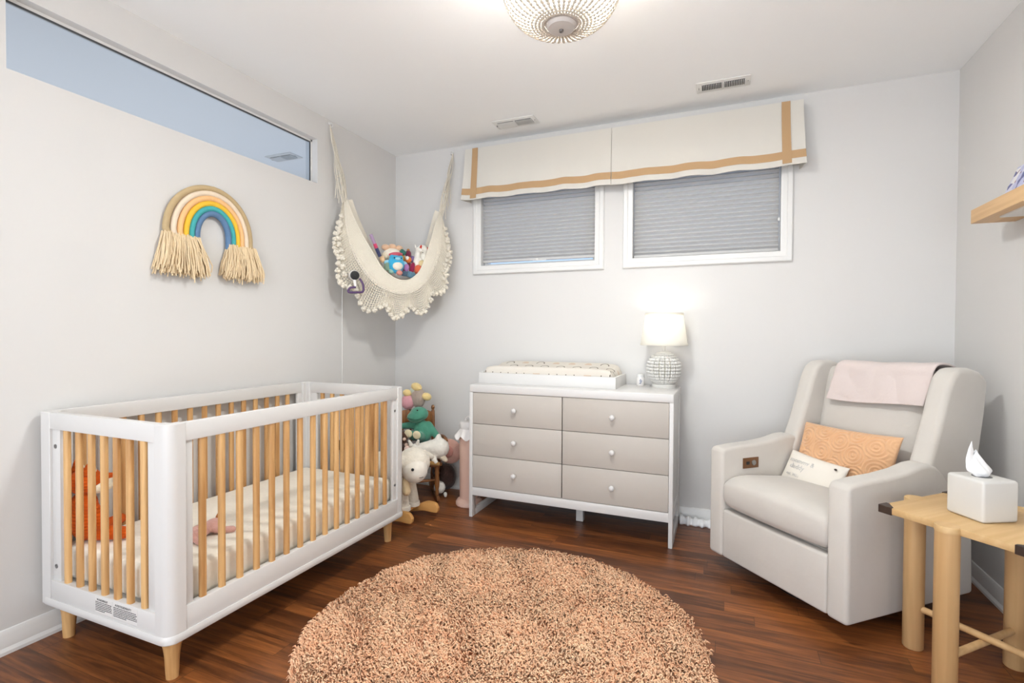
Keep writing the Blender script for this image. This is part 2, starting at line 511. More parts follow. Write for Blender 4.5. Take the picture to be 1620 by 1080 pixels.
BP = [(0, 0), (0.022, 0), (0.022, 0.012), (0.017, 0.020), (0.014, 0.024), (0.014, 0.058), (0.011, 0.066), (0.011, 0.074), (0.005, 0.086), (0, 0.088)]
b = bmesh.new(); prism(b, [(p, z) for p, z in BP], 1, YF, 0); struct('baseboard_left', b, 'trim')
b = bmesh.new(); prism(b, [(-p, z) for p, z in BP], 0, 0.022, W - 0.022); struct('baseboard_back', b, 'trim')
b = bmesh.new(); prism(b, [(W - p, z) for p, z in BP], 1, YF, 0); struct('baseboard_right', b, 'trim')

# high interior window in the left wall
b = bmesh.new()
def fr_box(bm, x0, x1, t):
    box(bm, (x0, wy0, wz0), (x1, wy1, wz0 + t * 0.25)); box(bm, (x0, wy0, wz1 - t), (x1, wy1, wz1))
    box(bm, (x0, wy0, wz0), (x1, wy0 + t * 0.2, wz1)); box(bm, (x0, wy1 - t, wz0), (x1, wy1, wz1))
fr_box(b, -0.066, -0.046, 0.012)
w1 = struct('window_1', b, 'trim')
b = bmesh.new(); box(b, (-0.058, wy0 + 0.001, wz0 + 0.002), (-0.054, wy1 - 0.012, wz1 - 0.012)); obj('glass_pane', b, 'dim_glass', w1)
b = bmesh.new(); box(b, (-0.0535, wy0, wz1 - 0.019), (-0.0475, wy1 - 0.012, wz1 - 0.012)); box(b, (-0.0535, wy1 - 0.018, wz0 + 0.003), (-0.0475, wy1 - 0.012, wz1 - 0.019))
obj('glazing_seal', b, 'dark_seal', w1)

# the two garden windows
CASE = [(0.0, 0.0), (0.0, 0.012), (0.010, 0.016), (0.030, 0.016), (0.036, 0.021), (0.058, 0.021), (0.064, 0.014), (0.064, 0.0)]
for i, (a, c) in enumerate(OPEN):
    b = bmesh.new(); frame_sweep(b, a, c, oz0, oz1, CASE)
    wn = struct('window_%d' % (i + 2), b, 'trim')
    b = bmesh.new()
    frame_sweep(b, a + 0.028, c - 0.028, oz0 + 0.02, oz1 - 0.02, [(0, -0.06), (0, -0.11), (0.028, -0.11), (0.028, -0.06)])
    obj('sash', b, 'trim', wn)
    b = bmesh.new(); box(b, (a + 0.02, 0.084, oz0 + 0.014), (c - 0.02, 0.088, oz1 - 0.014)); obj('glass_pane', b, 'glass', wn)

# pleated shades
for i, (a, c) in enumerate(OPEN):
    lab = ('grey pleated window shade in the left window, stopping short of the sill',
           'grey pleated window shade in the right window, drawn down to the sill')[i]
    zb = (oz0 + 0.026, oz0 + 0.006)[i]
    x0, x1 = a + 0.004, c - (0.004, 0.010)[i]
    t = thing('pleated_shade', lab, 'window blind', ((a + c) / 2, 0.035, zb), 0, 'pleated shades')
    b = bmesh.new(); n = 20; zt = oz1 - 0.03
    def cell(u, v):
        q = v * n * 2; k = int(min(q, 2 * n - 1e-6)); f = q - k
        y = 0.020 + 0.026 * (f if k % 2 else 1 - f) ** 0.8
        return (x0 + (x1 - x0) * u, y, zb + 0.018 + (zt - zb - 0.018) * v)
    grid(b, cell, 1, 2 * n * 3); obj('pleated_fabric', b, 'blind', t, 25, mods=[('SOLIDIFY', dict(thickness=0.0015, offset=0.0))])
    b = bmesh.new(); box(b, (x0, 0.020, zb), (x1, 0.048, zb + 0.018), 0.003); obj('bottom_rail', b, 'blind', t)
    b = bmesh.new(); box(b, (x0, 0.015, zt), (x1, 0.05, oz1 - 0.002), 0.003); obj('headrail', b, 'trim', t)
    b = bmesh.new()
    if i == 0:
        box(b, (x0 + 0.425, 0.012, zb - 0.006), (x0 + 0.445, 0.021, zb + 0.014), 0.003)
        box(b, (x0 + 0.40, 0.018, zb - 0.004), (x0 + 0.50, 0.022, zb + 0.002), 0.0005)
    else:
        box(b, (x1 - 0.004, 0.010, zb + 0.18), (x1 + 0.009, 0.022, zb + 0.20), 0.003)
    obj('handle', b, 'trim', t)

# ------------------------------------------------------------------ window valance
t = thing('window_valance', 'cream fabric valance with tan ribbon trim over both windows', 'valance', (1.77, 0, 2.18))
vx0, vx1, vzt, vzb = 0.685, 2.868, 2.550, 2.176
def vy(x, z):
    s = (vzt - z) / (vzt - vzb)
    e = max(0, 1 - min(x - vx0, vx1 - x) / 0.18)
    return -0.096 - 0.012 * s - 0.020 * s * e ** 2 - 0.0035 * s * math.sin(x * 31) - 0.002 * s * math.sin(x * 57 + 1)
def vpt(x, z, d=0.0):
    s = (vzt - z) / (vzt - vzb)
    fl = 0.018 * s ** 1.5 * (max(0, (x - 2.4) / 0.468) ** 3 - max(0, (1.1 - x) / 0.415) ** 3)
    return (x + fl, vy(x, z) - d, z + 0.004 * s * math.sin(x * 23))
for (a, c) in ((vx0, 1.765), (1.768, vx1)):
    b = bmesh.new()
    grid(b, lambda u, v: vpt(a + (c - a) * u, vzb + (vzt - vzb) * v), 70, 12)
    e = bmesh.new()
    obj('front_panel', b, 'valance', t, 60, mods=[('SOLIDIFY', dict(thickness=0.004, offset=1.0))])
for x in (vx0, vx1 - 0.004):
    b = bmesh.new()
    V = [b.verts.new(p) for p in ((x, -0.002, vzb + 0.004), vpt(x, vzb, -0.004), vpt(x, vzt, -0.004), (x, -0.002, vzt))]
    b.faces.new(V)
    obj('side_return', b, 'valance', t, mods=[('SOLIDIFY', dict(thickness=0.004, offset=0.0))])
b = bmesh.new(); box(b, (vx0 + 0.006, -0.09, vzt - 0.022), (vx1 - 0.006, -0.002, vzt - 0.002)); obj('mounting_board', b, 'trim', t)
b = bmesh.new(); grid(b, lambda u, v: (1.756 + 0.02 * u, vy(1.77, vzb + (vzt - vzb) * v) + 0.010, vzb + (vzt - vzb) * v), 2, 8); obj('pleat_insert', b, 'valance', t)
for (a, c) in ((vx0 + 0.001, 1.7645), (1.7685, vx1 - 0.001)):
    b = bmesh.new(); grid(b, lambda u, v: vpt(a + (c - a) * u, 2.212 + 0.046 * v, 0.0052), 70, 2)
    obj('ribbon_trim', b, 'tan', t, 60, mods=[('SOLIDIFY', dict(thickness=0.002, offset=0.0))])
for (a, c) in ((0.745, 0.790), (2.755, 2.800)):
    b = bmesh.new(); grid(b, lambda u, v: vpt(a + (c - a) * u, 2.186 + (vzt - 2.186) * v, 0.0078), 2, 12)
    obj('ribbon_trim', b, 'tan', t, 60, mods=[('SOLIDIFY', dict(thickness=0.002, offset=0.0))])

# ------------------------------------------------------------------ ceiling vents
def vent(name, label, cx, cy, lx, ly, rotz=0.0, half='b'):
    t = thing(name, label, 'vent', (cx, cy, H), rotz, 'ceiling vents', local=True)
    b = bmesh.new(); box(b, (-lx / 2, -ly / 2, -0.006), (lx / 2, ly / 2, -0.0005), 0.002); obj('face_plate', b, 'trim', t)
    b = bmesh.new()
    for s in (-1, 1):
        box(b, (s * lx * 0.21 - lx * 0.19, -ly * 0.27, -0.0075), (s * lx * 0.21 + lx * 0.19, ly * 0.27, -0.0062))
    obj('duct_opening', b, 'vent_dark', t)
    for s in (-1, 1):
        b = bmesh.new(); n = 13
        for k in range(n):
            x = s * lx * 0.21 - lx * 0.185 + lx * 0.37 * k / (n - 1)
            tl = {'l': (-0.005 if s < 0 else 0.0), 'b': 0.0004}[half]
            prism(b, [(x - tl - 0.0012, -0.0075), (x - tl + 0.0012, -0.0075), (x + tl + 0.0012, -0.016), (x + tl - 0.0012, -0.016)], 1, -ly * 0.27, ly * 0.27)
        obj('louvre_bank', b, 'trim', t)
    b = bmesh.new(); box(b, (-lx * 0.46, -0.006, -0.014), (-lx * 0.445, 0.006, -0.006), 0.001); obj('damper_lever', b, 'steel', t)
    b = bmesh.new(); lathe(b, [(0, -0.0058), (0.004, -0.0058), (0.003, -0.008), (0, -0.008)], (lx * 0.455, 0, 0), seg=12); obj('screw', b, 'steel', t)
vent('ceiling_vent', 'white ceiling vent above the left window', 1.150, -0.258, 0.30, 0.135, 0.0, 'l')
vent('ceiling_vent', 'white ceiling vent above the right window', 2.440, -0.307, 0.285, 0.125)
vent('ceiling_vent', 'ceiling vent in the next room, seen through the high interior window', -0.86, -0.322, 0.27, 0.14, 0.0, 'l')

# ------------------------------------------------------------------ ceiling light
LX, LY, LZ = 1.925, -1.735, 2.268
t = thing('ceiling_light', 'beaded basket ceiling light in whitewashed wood, lit', 'ceiling light', (LX, LY, LZ))
b = bmesh.new(); lathe(b, [(0.02, -0.03), (0.085, -0.03), (0.09, -0.02), (0.09, -0.001)], (LX, LY, H)); obj('canopy', b, 'cap', t)
b = bmesh.new(); tube(b, [(LX, LY, H - 0.02), (LX, LY, LZ + 0.01)], 0.007, 10); obj('stem', b, 'cap', t)
prof = smooth_curve([(0.165, LZ + 0.315), (0.190, LZ + 0.26), (0.205, LZ + 0.18), (0.198, LZ + 0.11), (0.165, LZ + 0.05), (0.115, LZ + 0.018), (0.056, LZ + 0.008)], 200)
b = bmesh.new()
acc = 0; last = prof[0]; beads = [prof[0]]
for p in prof[1:]:
    acc += (p - last).length; last = p
    if acc >= 0.0115: beads.append(p); acc = 0
for p in beads:
    rr = 0.0070 + 0.0012 * min(1, max(0, (p[0] - 0.06) / 0.1))
    ell(b, (LX + p[0], LY, p[1]), rr, sub=2)
st = obj('bead_string', b, 'bead', t, 180)
NS = 42
for k in range(1, NS):
    c = st.copy(); COL.objects.link(c); c.parent = t; c.rotation_euler = (0, 0, 2 * PI * k / NS)
for (r, z, rr) in ((0.165, LZ + 0.322, 0.007), (0.206, LZ + 0.17, 0.004), (0.058, LZ + 0.012, 0.005)):
    b = bmesh.new(); n = 48
    rg = []
    for k in range(n):
        a = 2 * PI * k / n; cx_, cy_ = LX + math.cos(a) * (r - 0.004), LY + math.sin(a) * (r - 0.004)
        rg.append([(cx_ + math.cos(a) * rr * math.cos(q), cy_ + math.sin(a) * rr * math.cos(q), z + rr * math.sin(q)) for q in [2 * PI * j / 8 for j in range(8)]])
    loft(b, rg, closed=True); obj('metal_hoop', b, 'cap', t, 60)
b = bmesh.new(); lathe(b, [(0.0, 0.012), (0.052, 0.012), (0.053, 0.004), (0.046, -0.006), (0.020, -0.010), (0.0, -0.010)], (LX, LY, LZ)); cp_ = obj('bottom_cap', b, 'cap', t)
b = bmesh.new(); lathe(b, [(0.0, -0.008), (0.008, -0.008), (0.007, -0.018), (0.0, -0.021)], (LX, LY, LZ), seg=16); obj('finial', b, 'steel', cp_)
for a in (2.2, 5.3):
    p = (LX + 0.075 * math.cos(a), LY + 0.075 * math.sin(a), LZ + 0.165)
    b = bmesh.new(); lathe(b, [(0.0, -0.045), (0.018, -0.038), (0.030, -0.012), (0.028, 0.008), (0.014, 0.034), (0.013, 0.06)], p, seg=20); obj('bulb', b, 'bulb', t, 180)
    b = bmesh.new(); lathe(b, [(0.0, 0.052), (0.017, 0.052), (0.017, 0.09), (0.0, 0.09)], p, seg=16)
    tube(b, [(p[0], p[1], p[2] + 0.085), (p[0], p[1], p[2] + 0.105), (LX, LY, p[2] + 0.115)], 0.006); obj('socket', b, 'cap', t)
    light('ceiling_bulb', 'POINT', (LX + 0.075 * math.cos(a) * 1.0, LY + 0.075 * math.sin(a), LZ + 0.10), 7, (0.96, 0.975, 1.0), 0.035)
light('ceiling_light_glow', 'AREA', (LX, LY, LZ + 0.20), 54, (0.95, 0.985, 0.985), 0.30)

# ------------------------------------------------------------------ crib
x0, x1, y0, y1 = 0.026, 0.766, -2.344, -0.985
t = thing('crib', 'white crib with natural wood slats and legs along the left wall', 'crib', ((x0 + x1) / 2, (y0 + y1) / 2, 0))
zb, zt = 0.147, 0.89
pw = 0.066
def rounded_post(cx, cy, sx, sy, r=0.038):
    """square post whose outer corner is a big quarter round"""
    ox, oy = cx, cy                          # outer corner
    pts = []
    for k in range(9):
        a = PI / 2 * k / 8
        pts.append((ox - sx * (r - r * math.sin(a)), oy - sy * (r - r * math.cos(a))))
    pts += [(ox, oy - sy * pw), (ox - sx * 0.040, oy - sy * pw), (ox - sx * 0.040, oy - sy * 0.040), (ox - sx * pw, oy - sy * 0.040), (ox - sx * pw, oy)]
    return pts
for (ox, oy, sx, sy) in ((x0, y0, -1, -1), (x1, y0, 1, -1), (x1, y1, 1, 1), (x0, y1, -1, 1)):
    b = bmesh.new(); r = 0.038 if sx > 0 else 0.012
    prism(b, rounded_post(ox, oy, sx, sy, r), 2, zb, zt, 0.002, 1, 60); obj('corner_post', b, 'white', t)
# end frames
for (yo, s) in ((y0, 1), (y1, -1)):
    a, c = sorted((yo + s * 0.002, yo + s * 0.030))
    b = bmesh.new(); box(b, (x0 + 0.04, a, 0.826), (x1 - 0.040, c, zt - 0.0005), 0.002); obj('end_rail', b, 'white', t)
    b = bmesh.new(); box(b, (x0 + 0.04, a, 0.172), (x1 - 0.040, c, 0.247), 0.002); r2 = obj('end_rail', b, 'white', t)
    for xa in (x0 + pw - 0.004, x1 - pw - 0.048):
        a2, c2 = sorted((yo + s * 0.010, yo + s * 0.028))
        b = bmesh.new(); box(b, (xa, a2, 0.24), (xa + 0.052, c2, 0.83), 0.002); st_ = obj('end_stile', b, 'white', t)
        for zz in (0.76, 0.30):
            if xa < 0.2:
                b = bmesh.new(); lathe(b, [(0, 0), (0.0085, 0), (0.0085, 0.002), (0.004, 0.002), (0.0035, 0.0005), (0, 0.0005)], (xa + 0.024, yo + s * 0.0102, zz), (0, -s, 0), 16); obj('bolt', b, 'steel', st_)
# side frames
for (xo, s) in ((x0, 1), (x1, -1)):
    a, c = sorted((xo + s * 0.002, xo + s * 0.030))
    b = bmesh.new(); box(b, (a, y0 + 0.040, 0.826), (c, y1 - 0.040, zt - 0.0005), 0.002); obj('side_rail', b, 'white', t)
    b = bmesh.new(); box(b, (a, y0 + 0.040, 0.172), (c, y1 - 0.040, 0.257), 0.002); obj('side_rail', b, 'white', t)
    for ya in (y0 + pw - 0.004, y1 - pw - 0.030):
        a2, c2 = sorted((xo + s * 0.010, xo + s * 0.028))
        b = bmesh.new(); box(b, (a2, ya, 0.25), (c2, ya + 0.034, 0.83), 0.002); st_ = obj('side_stile', b, 'white', t)
        if s < 0 and ya > -1.5:
            for zz in (0.76, 0.34):
                b = bmesh.new(); lathe(b, [(0, 0), (0.007, 0), (0.007, 0.002), (0, 0.002)], (xo - 0.0098, ya + 0.014, zz), (1, 0, 0), 16); obj('bolt', b, 'steel', st_)
        if s > 0 and ya > -1.5:
            for zz in (0.62, 0.53, 0.44):
                b = bmesh.new(); lathe(b, [(0, 0), (0.005, 0), (0.005, 0.001), (0, 0.001)], (xo + 0.0282, ya + 0.016, zz), (1, 0, 0), 12); obj('bolt_hole', b, 'black', st_)
# ledge round the foot of the frame
b = bmesh.new()
def rrect(xa, xb, ya, yb, r):
    o = []
    for (cx, cy, a0) in ((xb - r, yb - r, 0), (xa + r, yb - r, 90), (xa + r, ya + r, 180), (xb - r, ya + r, 270)):
        for k in range(7):
            a = math.radians(a0 + 90 * k / 6); o.append((cx + r * math.cos(a), cy + r * math.sin(a)))
    return o
e = 0.004
rings = []
for (o_, z) in ((e - 0.002, zb), (e, zb + 0.003), (e, 0.167), (0.001, 0.175)):
    rings.append([(px, py, z) for px, py in rrect(x0 - o_ * 0.3, x1 + o_, y0 - o_, y1 + o_, 0.04)])
for (z) in (0.175, zb):
    rings.append([(px, py, z) for px, py in rrect(x0 + 0.028, x1 - 0.028, y0 + 0.028, y1 - 0.028, 0.012)])
loft(b, rings, closed=True); obj('base_ledge', b, 'white', t)
b = bmesh.new(); box(b, (x0 + 0.033, y0 + 0.033, 0.215), (x1 - 0.033, y1 - 0.033, 0.232)); obj('mattress_support', b, 'white', t)
# slats
def slat(p0, h0, h1, rx, ry):
    b = bmesh.new(); rg = []
    for z in (h0, h1):
        rg.append([(p0[0] + rx * math.copysign(abs(math.cos(a)) ** 0.7, math.cos(a)), p0[1] + ry * math.copysign(abs(math.sin(a)) ** 0.7, math.sin(a)), z) for a in [2 * PI * k / 16 for k in range(16)]])
    loft(b, rg); return b
XS = [0.175, 0.251, 0.3265, 0.402, 0.475, 0.547, 0.626]
e0 = obj('slat', slat((XS[0], y0 + 0.016, 0), 0.246, 0.828, 0.0135, 0.010), 'pine', t, 50)
for x in XS[1:]: copy_part(e0, (x - XS[0], 0, 0))
for x in XS: copy_part(e0, (x - XS[0], y1 - y0 - 0.032, 0))
NY = 15; ys = [-2.209 + k * 0.0757 for k in range(NY)]
s0 = obj('slat', slat((x1 - 0.016, ys[0], 0), 0.256, 0.828, 0.010, 0.0125), 'pine', t, 50)
for y in ys[1:]: copy_part(s0, (0, y - ys[0], 0))
for y in ys: copy_part(s0, (x0 - x1 + 0.032, y - ys[0], 0))
# legs
for (lx, ly, sx, sy) in ((0.091, -2.286, -1, -1), (0.703, -2.288, 1, -1), (0.684, -1.032, 1, 1), (0.091, -1.045, -1, 1)):
    b = bmesh.new()
    prof = smooth_curve([(0.019, 0.0), (0.021, 0.03), (0.0235, 0.075), (0.030, 0.115), (0.043, 0.149)], 14)
    tube(b, [(lx - sx * 0.012 * (p[1] / 0.15) ** 2 * 0.4, ly - sy * 0.010 * (p[1] / 0.15) ** 2 * 0.4, p[1]) for p in prof], [p[0] for p in prof], 20)
    obj('leg', b, 'pine', t, 60)
# warning stickers on the foot rail
def sticker(xa, xb, za, zb_, head, rows):
    b = bmesh.new(); box(b, (xa, y0 + 0.0008, za), (xb, y0 + 0.0022, zb_)); o = obj('warning_label', b, 'paper', r2 if False else END, label='small printed warning label')
    rot = Matrix.Rotation(PI / 2, 4, 'X')
    text_mesh('heading', head, 0.0115, Matrix.Translation((xa + 0.010, y0 + 0.0006, zb_ - 0.0115)) @ rot, 'ink', o, 0.0003)
    b = bmesh.new(); rs = random.Random(len(head))
    for k in range(rows):
        z = zb_ - 0.0165 - k * (zb_ - za - 0.019) / rows
        x = xa + 0.002; end = xb - 0.002 - (0.4 * (xb - xa) if k == rows - 1 else 0)
        while x < end - 0.004:
            l = min(rs.uniform(0.004, 0.012), end - x)
            box(b, (x, y0 + 0.0003, z - 0.0014), (x + l, y0 + 0.0009, z + 0.0010)); x += l + 0.0018
    obj('fine_print', b, 'ink', o, 0)
END = [o for o in COL.objects if o.name.startswith('end_rail') and o.parent == t][1]
WM[END.name] = WM[t.name]
sticker(0.370, 0.468, 0.185, 0.240, 'WARNING!!', 6)
sticker(0.474, 0.606, 0.185, 0.240, 'AVERTISSEMENT!!', 6)

# mattress
b = bmesh.new(); box(b, (x0 + 0.042, y0 + 0.045, 0.233), (x1 - 0.046, y1 - 0.045, 0.368), 0.030, 4)
o = obj('crib_mattress', b, 'sheet', None, 60, mods=[('SUBSURF', dict(levels=1, subdivision_type='SIMPLE'))])
# gentle wrinkles in the fitted sheet
for v in o.data.vertices:
    p = v.co
    n = noise.noise(Vector((p.x * 7, p.y * 7, p.z * 14)))
    k = 0.004 if p.z > 0.24 else 0
    if abs(p.x - x1) < 0.10 or abs(p.y - y0) < 0.10: p.z += k * n
recenter(o); tag(o, 'thick mattress in a cream fitted sheet inside the crib', 'mattress')

# ------------------------------------------------------------------ corduroy fox in the crib
FO = plushm('orange_corduroy', S(200, 84, 18), 0.5, 30, 0.1)
FO.node_tree.nodes['Principled BSDF'].inputs['Sheen Weight'].default_value = 0.05
CR = plushm('cream_plush', S(238, 224, 198))
for m_ in (FO,):
    nt = m_.node_tree
    wv = nt.nodes.new('ShaderNodeTexWave'); wv.inputs['Scale'].default_value = 24; wv.inputs['Distortion'].default_value = 1.5; wv.bands_direction = 'Z'
    tc = nt.nodes.new('ShaderNodeTexCoord'); nt.links.new(tc.outputs['Object'], wv.inputs['Vector'])
    bpn = [n for n in nt.nodes if n.type == 'BUMP'][0]; bpn.inputs['Strength'].default_value = 0.35
    nt.links.new(wv.outputs['Fac'], bpn.inputs['Height'])
FX = (0.132, -2.252)
t = thing('fox_plush', 'orange corduroy fox plush sitting upright at the near end of the crib', 'plush toy', (FX[0], FX[1], 0.37))
b = bmesh.new()
ell(b, (FX[0], FX[1] + 0.005, 0.455), (0.062, 0.052, 0.085)); ell(b, (FX[0], FX[1], 0.52), (0.05, 0.042, 0.05))
cap_(b, (FX[0] + 0.02, FX[1] + 0.04, 0.405), (FX[0] - 0.06, FX[1] + 0.165, 0.395), 0.033, 0.024)
cap_(b, (FX[0] + 0.05, FX[1] + 0.02, 0.405), (FX[0] + 0.13, FX[1] + 0.07, 0.398), 0.033, 0.026)
cap_(b, (FX[0] + 0.05, FX[1], 0.51), (FX[0] + 0.085, FX[1] + 0.02, 0.43), 0.024, 0.020)
cap_(b, (FX[0] - 0.05, FX[1], 0.51), (FX[0] - 0.08, FX[1] + 0.02, 0.43), 0.024, 0.020)
soft('body', b, FO, t)
b = bmesh.new()
ell(b, (FX[0], FX[1] + 0.005, 0.605), (0.058, 0.055, 0.055)); cap_(b, (FX[0] + 0.01, FX[1] + 0.04, 0.60), (FX[0] - 0.005, FX[1] + 0.105, 0.605), 0.032, 0.012)
hd = soft('head', b, FO, t)
b = bmesh.new(); ell(b, (FX[0] + 0.018, FX[1] + 0.035, 0.578), (0.052, 0.055, 0.026)); cap_(b, (FX[0] + 0.015, FX[1] + 0.06, 0.588), (FX[0], FX[1] + 0.10, 0.597), 0.022, 0.010); soft('muzzle', b, CR, hd)
for s in (-1, 1):
    b = bmesh.new(); cap_(b, (FX[0] + s * 0.036, FX[1] - 0.004, 0.645), (FX[0] + s * 0.046, FX[1] - 0.004, 0.69), 0.022, 0.007); ear = soft('ear', b, FO, hd)
    b = bmesh.new(); cap_(b, (FX[0] + s * 0.037, FX[1] + 0.012, 0.650), (FX[0] + s * 0.045, FX[1] + 0.006, 0.682), 0.013, 0.006); soft('inner_ear', b, CR, ear, 0.005)
eyes(hd, [(FX[0] + 0.040, FX[1] + 0.042, 0.622), (FX[0] - 0.03, FX[1] + 0.045, 0.622)], 0.006)
eyes(hd, [(FX[0] - 0.005, FX[1] + 0.115, 0.608)], 0.008, name='nose')

# pink corduroy sleeper
PK = plushm('dusty_pink_cord', S(216, 166, 154), 0.5, 90)
t = thing('piglet_plush', 'flat dusty pink plush lying on its front in the crib', 'plush toy', (0.52, -2.02, 0.37))
b = bmesh.new(); ell(b, (0.52, -2.06, 0.394), (0.036, 0.075, 0.028), (0, 0, 0.35)); ell(b, (0.505, -1.975, 0.395), (0.038, 0.045, 0.026))
cap_(b, (0.545, -2.0, 0.385), (0.585, -1.955, 0.381), 0.015); cap_(b, (0.545, -2.09, 0.385), (0.585, -2.10, 0.381), 0.015)
soft('body', b, PK, t, 0.006)
b = bmesh.new(); cap_(b, (0.500, -1.955, 0.418), (0.497, -1.950, 0.432), 0.013, 0.008); soft('ear', b, plushm('rust_felt', S(178, 110, 60)), t, 0.005)
eyes(t, [(0.549, -2.105, 0.405)], 0.005)

# ------------------------------------------------------------------ dresser
dx0, dx1, dyf, dyb, dz = 0.933, 2.209, -0.501, -0.026, 0.865
t = thing('dresser', 'white six drawer dresser with greige drawer fronts below the windows', 'dresser', ((dx0 + dx1) / 2, (dyf + dyb) / 2, 0))
b = bmesh.new(); box(b, (dx0, dyf, 0.815), (dx1, dyb, dz), 0.006, 3); obj('top', b, 'white', t)
for xa in (dx0 + 0.001, dx1 - 0.024):
    b = bmesh.new(); xb = xa + 0.023
    box(b, (xa, dyf + 0.002, 0.0), (xb, dyf + 0.055, 0.816), 0.002); box(b, (xa, dyb - 0.055, 0.0), (xb, dyb - 0.002, 0.816), 0.002)
    box(b, (xa, dyf + 0.05, 0.0), (xb, dyb - 0.05, 0.045), 0.002); box(b, (xa, dyf + 0.05, 0.145), (xb, dyb - 0.05, 0.20), 0.002)
    obj('side_frame', b, 'white', t)
    b = bmesh.new(); box(b, (xa + 0.006, dyf + 0.05, 0.19), (xb - 0.006, dyb - 0.05, 0.816)); obj('side_panel', b, 'white', t)
b = bmesh.new(); box(b, (dx0 + 0.022, dyf + 0.004, 0.143), (dx1 - 0.022, dyf + 0.03, 0.197), 0.002); obj('bottom_rail', b, 'white', t)
b = bmesh.new(); box(b, (dx0 + 0.022, dyb - 0.03, 0.15), (dx1 - 0.022, dyb - 0.012, 0.816)); obj('back_panel', b, 'white', t)
b = bmesh.new(); box(b, (dx0 + 0.022, dyf + 0.03, 0.150), (dx1 - 0.022, dyb - 0.02, 0.165)); box(b, (1.5595, dyf + 0.026, 0.16), (1.5655, dyb - 0.03, 0.816)); obj('carcass', b, 'dark_seal', t)
b = bmesh.new(); box(b, (1.600, -0.30, 0.002), (1.645, -0.255, 0.152), 0.002); obj('centre_leg', b, 'white', t)
for (za, zc) in ((0.614, 0.8135), (0.409, 0.611), (0.2, 0.406)):
    for (xa, xc) in ((0.9585, 1.5595), (1.5655, 2.1835)):
        b = bmesh.new(); box(b, (xa, dyf + 0.004, za), (xc, dyf + 0.024, zc), 0.0015); d_ = obj('drawer', b, 'greige', t)
        b = bmesh.new(); kx, kz = (xa + xc) / 2 - 0.006, (za + zc) / 2
        lathe(b, [(0.0, -0.002), (0.008, -0.002), (0.0075, 0.010), (0.012, 0.014), (0.0165, 0.020), (0.0165, 0.025), (0.012, 0.031), (0.0, 0.033)], (kx, dyf + 0.004, kz), (0, -1, 0), 20)
        obj('knob', b, 'white', d_, 50)
b = bmesh.new()
grid(b, lambda u, v: (1.665 + 0.16 * u, -0.30 + 0.05 * v + 0.012 * math.sin(u * 9), 0.1440 - 0.034 * (1 - v) * abs(math.sin(u * 5.2 + 0.6))), 16, 5)
o = obj('hanging_tape', b, 'paper', None, 60, mods=[('SOLIDIFY', dict(thickness=0.002))]); recenter(o)
tag(o, 'torn whitish lining hanging under the middle of the dresser', 'torn lining')

# changing tray and pad
tx0, tx1, ty0, ty1 = 0.945, 1.862, -0.385, -0.035
t = thing('changing_tray', 'white open tray on the dresser holding the changing pad', 'tray', ((tx0 + tx1) / 2, (ty0 + ty1) / 2, dz))
for (lo, hi) in (((tx0, ty0, dz), (tx1, ty0 + 0.016, 0.937)), ((tx0, ty1 - 0.016, dz), (tx1, ty1, 0.937))):
    b = bmesh.new(); box(b, lo, hi, 0.0015); obj('long_side', b, 'white', t)
for xa in (tx0, tx1 - 0.016):
    b = bmesh.new(); box(b, (xa, ty0 + 0.016, dz), (xa + 0.016, ty1 - 0.016, 0.937), 0.0015); obj('short_side', b, 'white', t)
b = bmesh.new(); box(b, (tx0 + 0.016, ty0 + 0.016, dz), (tx1 - 0.016, ty1 - 0.016, dz + 0.008)); obj('base', b, 'white', t)
b = bmesh.new(); rings = []
pa, pc = tx0 + 0.020, tx1 - 0.020; ya, yc = ty0 + 0.019, ty1 - 0.019
for i in range(41):
    u = i / 40; s = 1 - abs(2 * u - 1) ** 9
    ez = 0.55 + 0.45 * max(0.0, s) ** 0.35; ey = 0.93 + 0.07 * max(0.0, s) ** 0.5
    ring = []; N_ = 40
    for k in range(N_):
        a = 2 * PI * k / N_
        cc, ss = math.cos(a), math.sin(a)
        px = math.copysign(abs(cc) ** 0.30, cc); pz = math.copysign(abs(ss) ** 0.32, ss)
        y = (ya + yc) / 2 + (yc - ya) / 2 * px * ey
        if pz > 0:
            ridge = 0.090 + 0.028 * abs(px) ** 2.5 + (0.022 if px > 0 else -0.002) * abs(px)
            z = 0.884 + pz * ridge * ez
        else: z = 0.884 + pz * 0.0105
        ring.append((pa + (pc - pa) * u, y, z))
    rings.append(ring)
loft(b, rings); o = obj('changing_pad', b, 'pad', None, 60); recenter(o)
tag(o, 'contoured changing pad with a printed rainbow cover in the white tray', 'changing pad')

# ------------------------------------------------------------------ table lamp
lx, ly = 2.115, -0.145
t = thing('table_lamp', 'lit table lamp with white shade and round beaded base on the dresser', 'table lamp', (lx, ly, dz))
b = bmesh.new(); lathe(b, [(0, 0.0005), (0.070, 0.0005), (0.071, 0.004), (0.071, 0.020), (0.066, 0.024), (0, 0.024)], (lx, ly, dz)); obj('base', b, 'ceramic', t)
b = bmesh.new(); c = Vector((lx, ly, dz + 0.118)); R_ = 0.094
lathe(b, [(R_ * math.sin(a), -R_ * math.cos(a) * 1.03) for a in [0.12 + (PI - 0.24) * k / 20 for k in range(21)]], c); body = obj('globe', b, 'bead_grey', t, 180)
b = bmesh.new(); n = 15
for k in range(n):
    a = PI * (0.06 + 0.88 * k / (n - 1))
    for da in (-0.055, 0.055):
        ell(b, (lx + (R_ + 0.004) * math.sin(a) * math.cos(da * 1.9), ly + (R_ + 0.004) * math.sin(a) * math.sin(da * 1.9), c.z - (R_ + 0.004) * 1.03 * math.cos(a)), (0.0105, 0.0088, 0.0105), sub=2)
rib = obj('bead_rib', b, 'ceramic', t, 180)
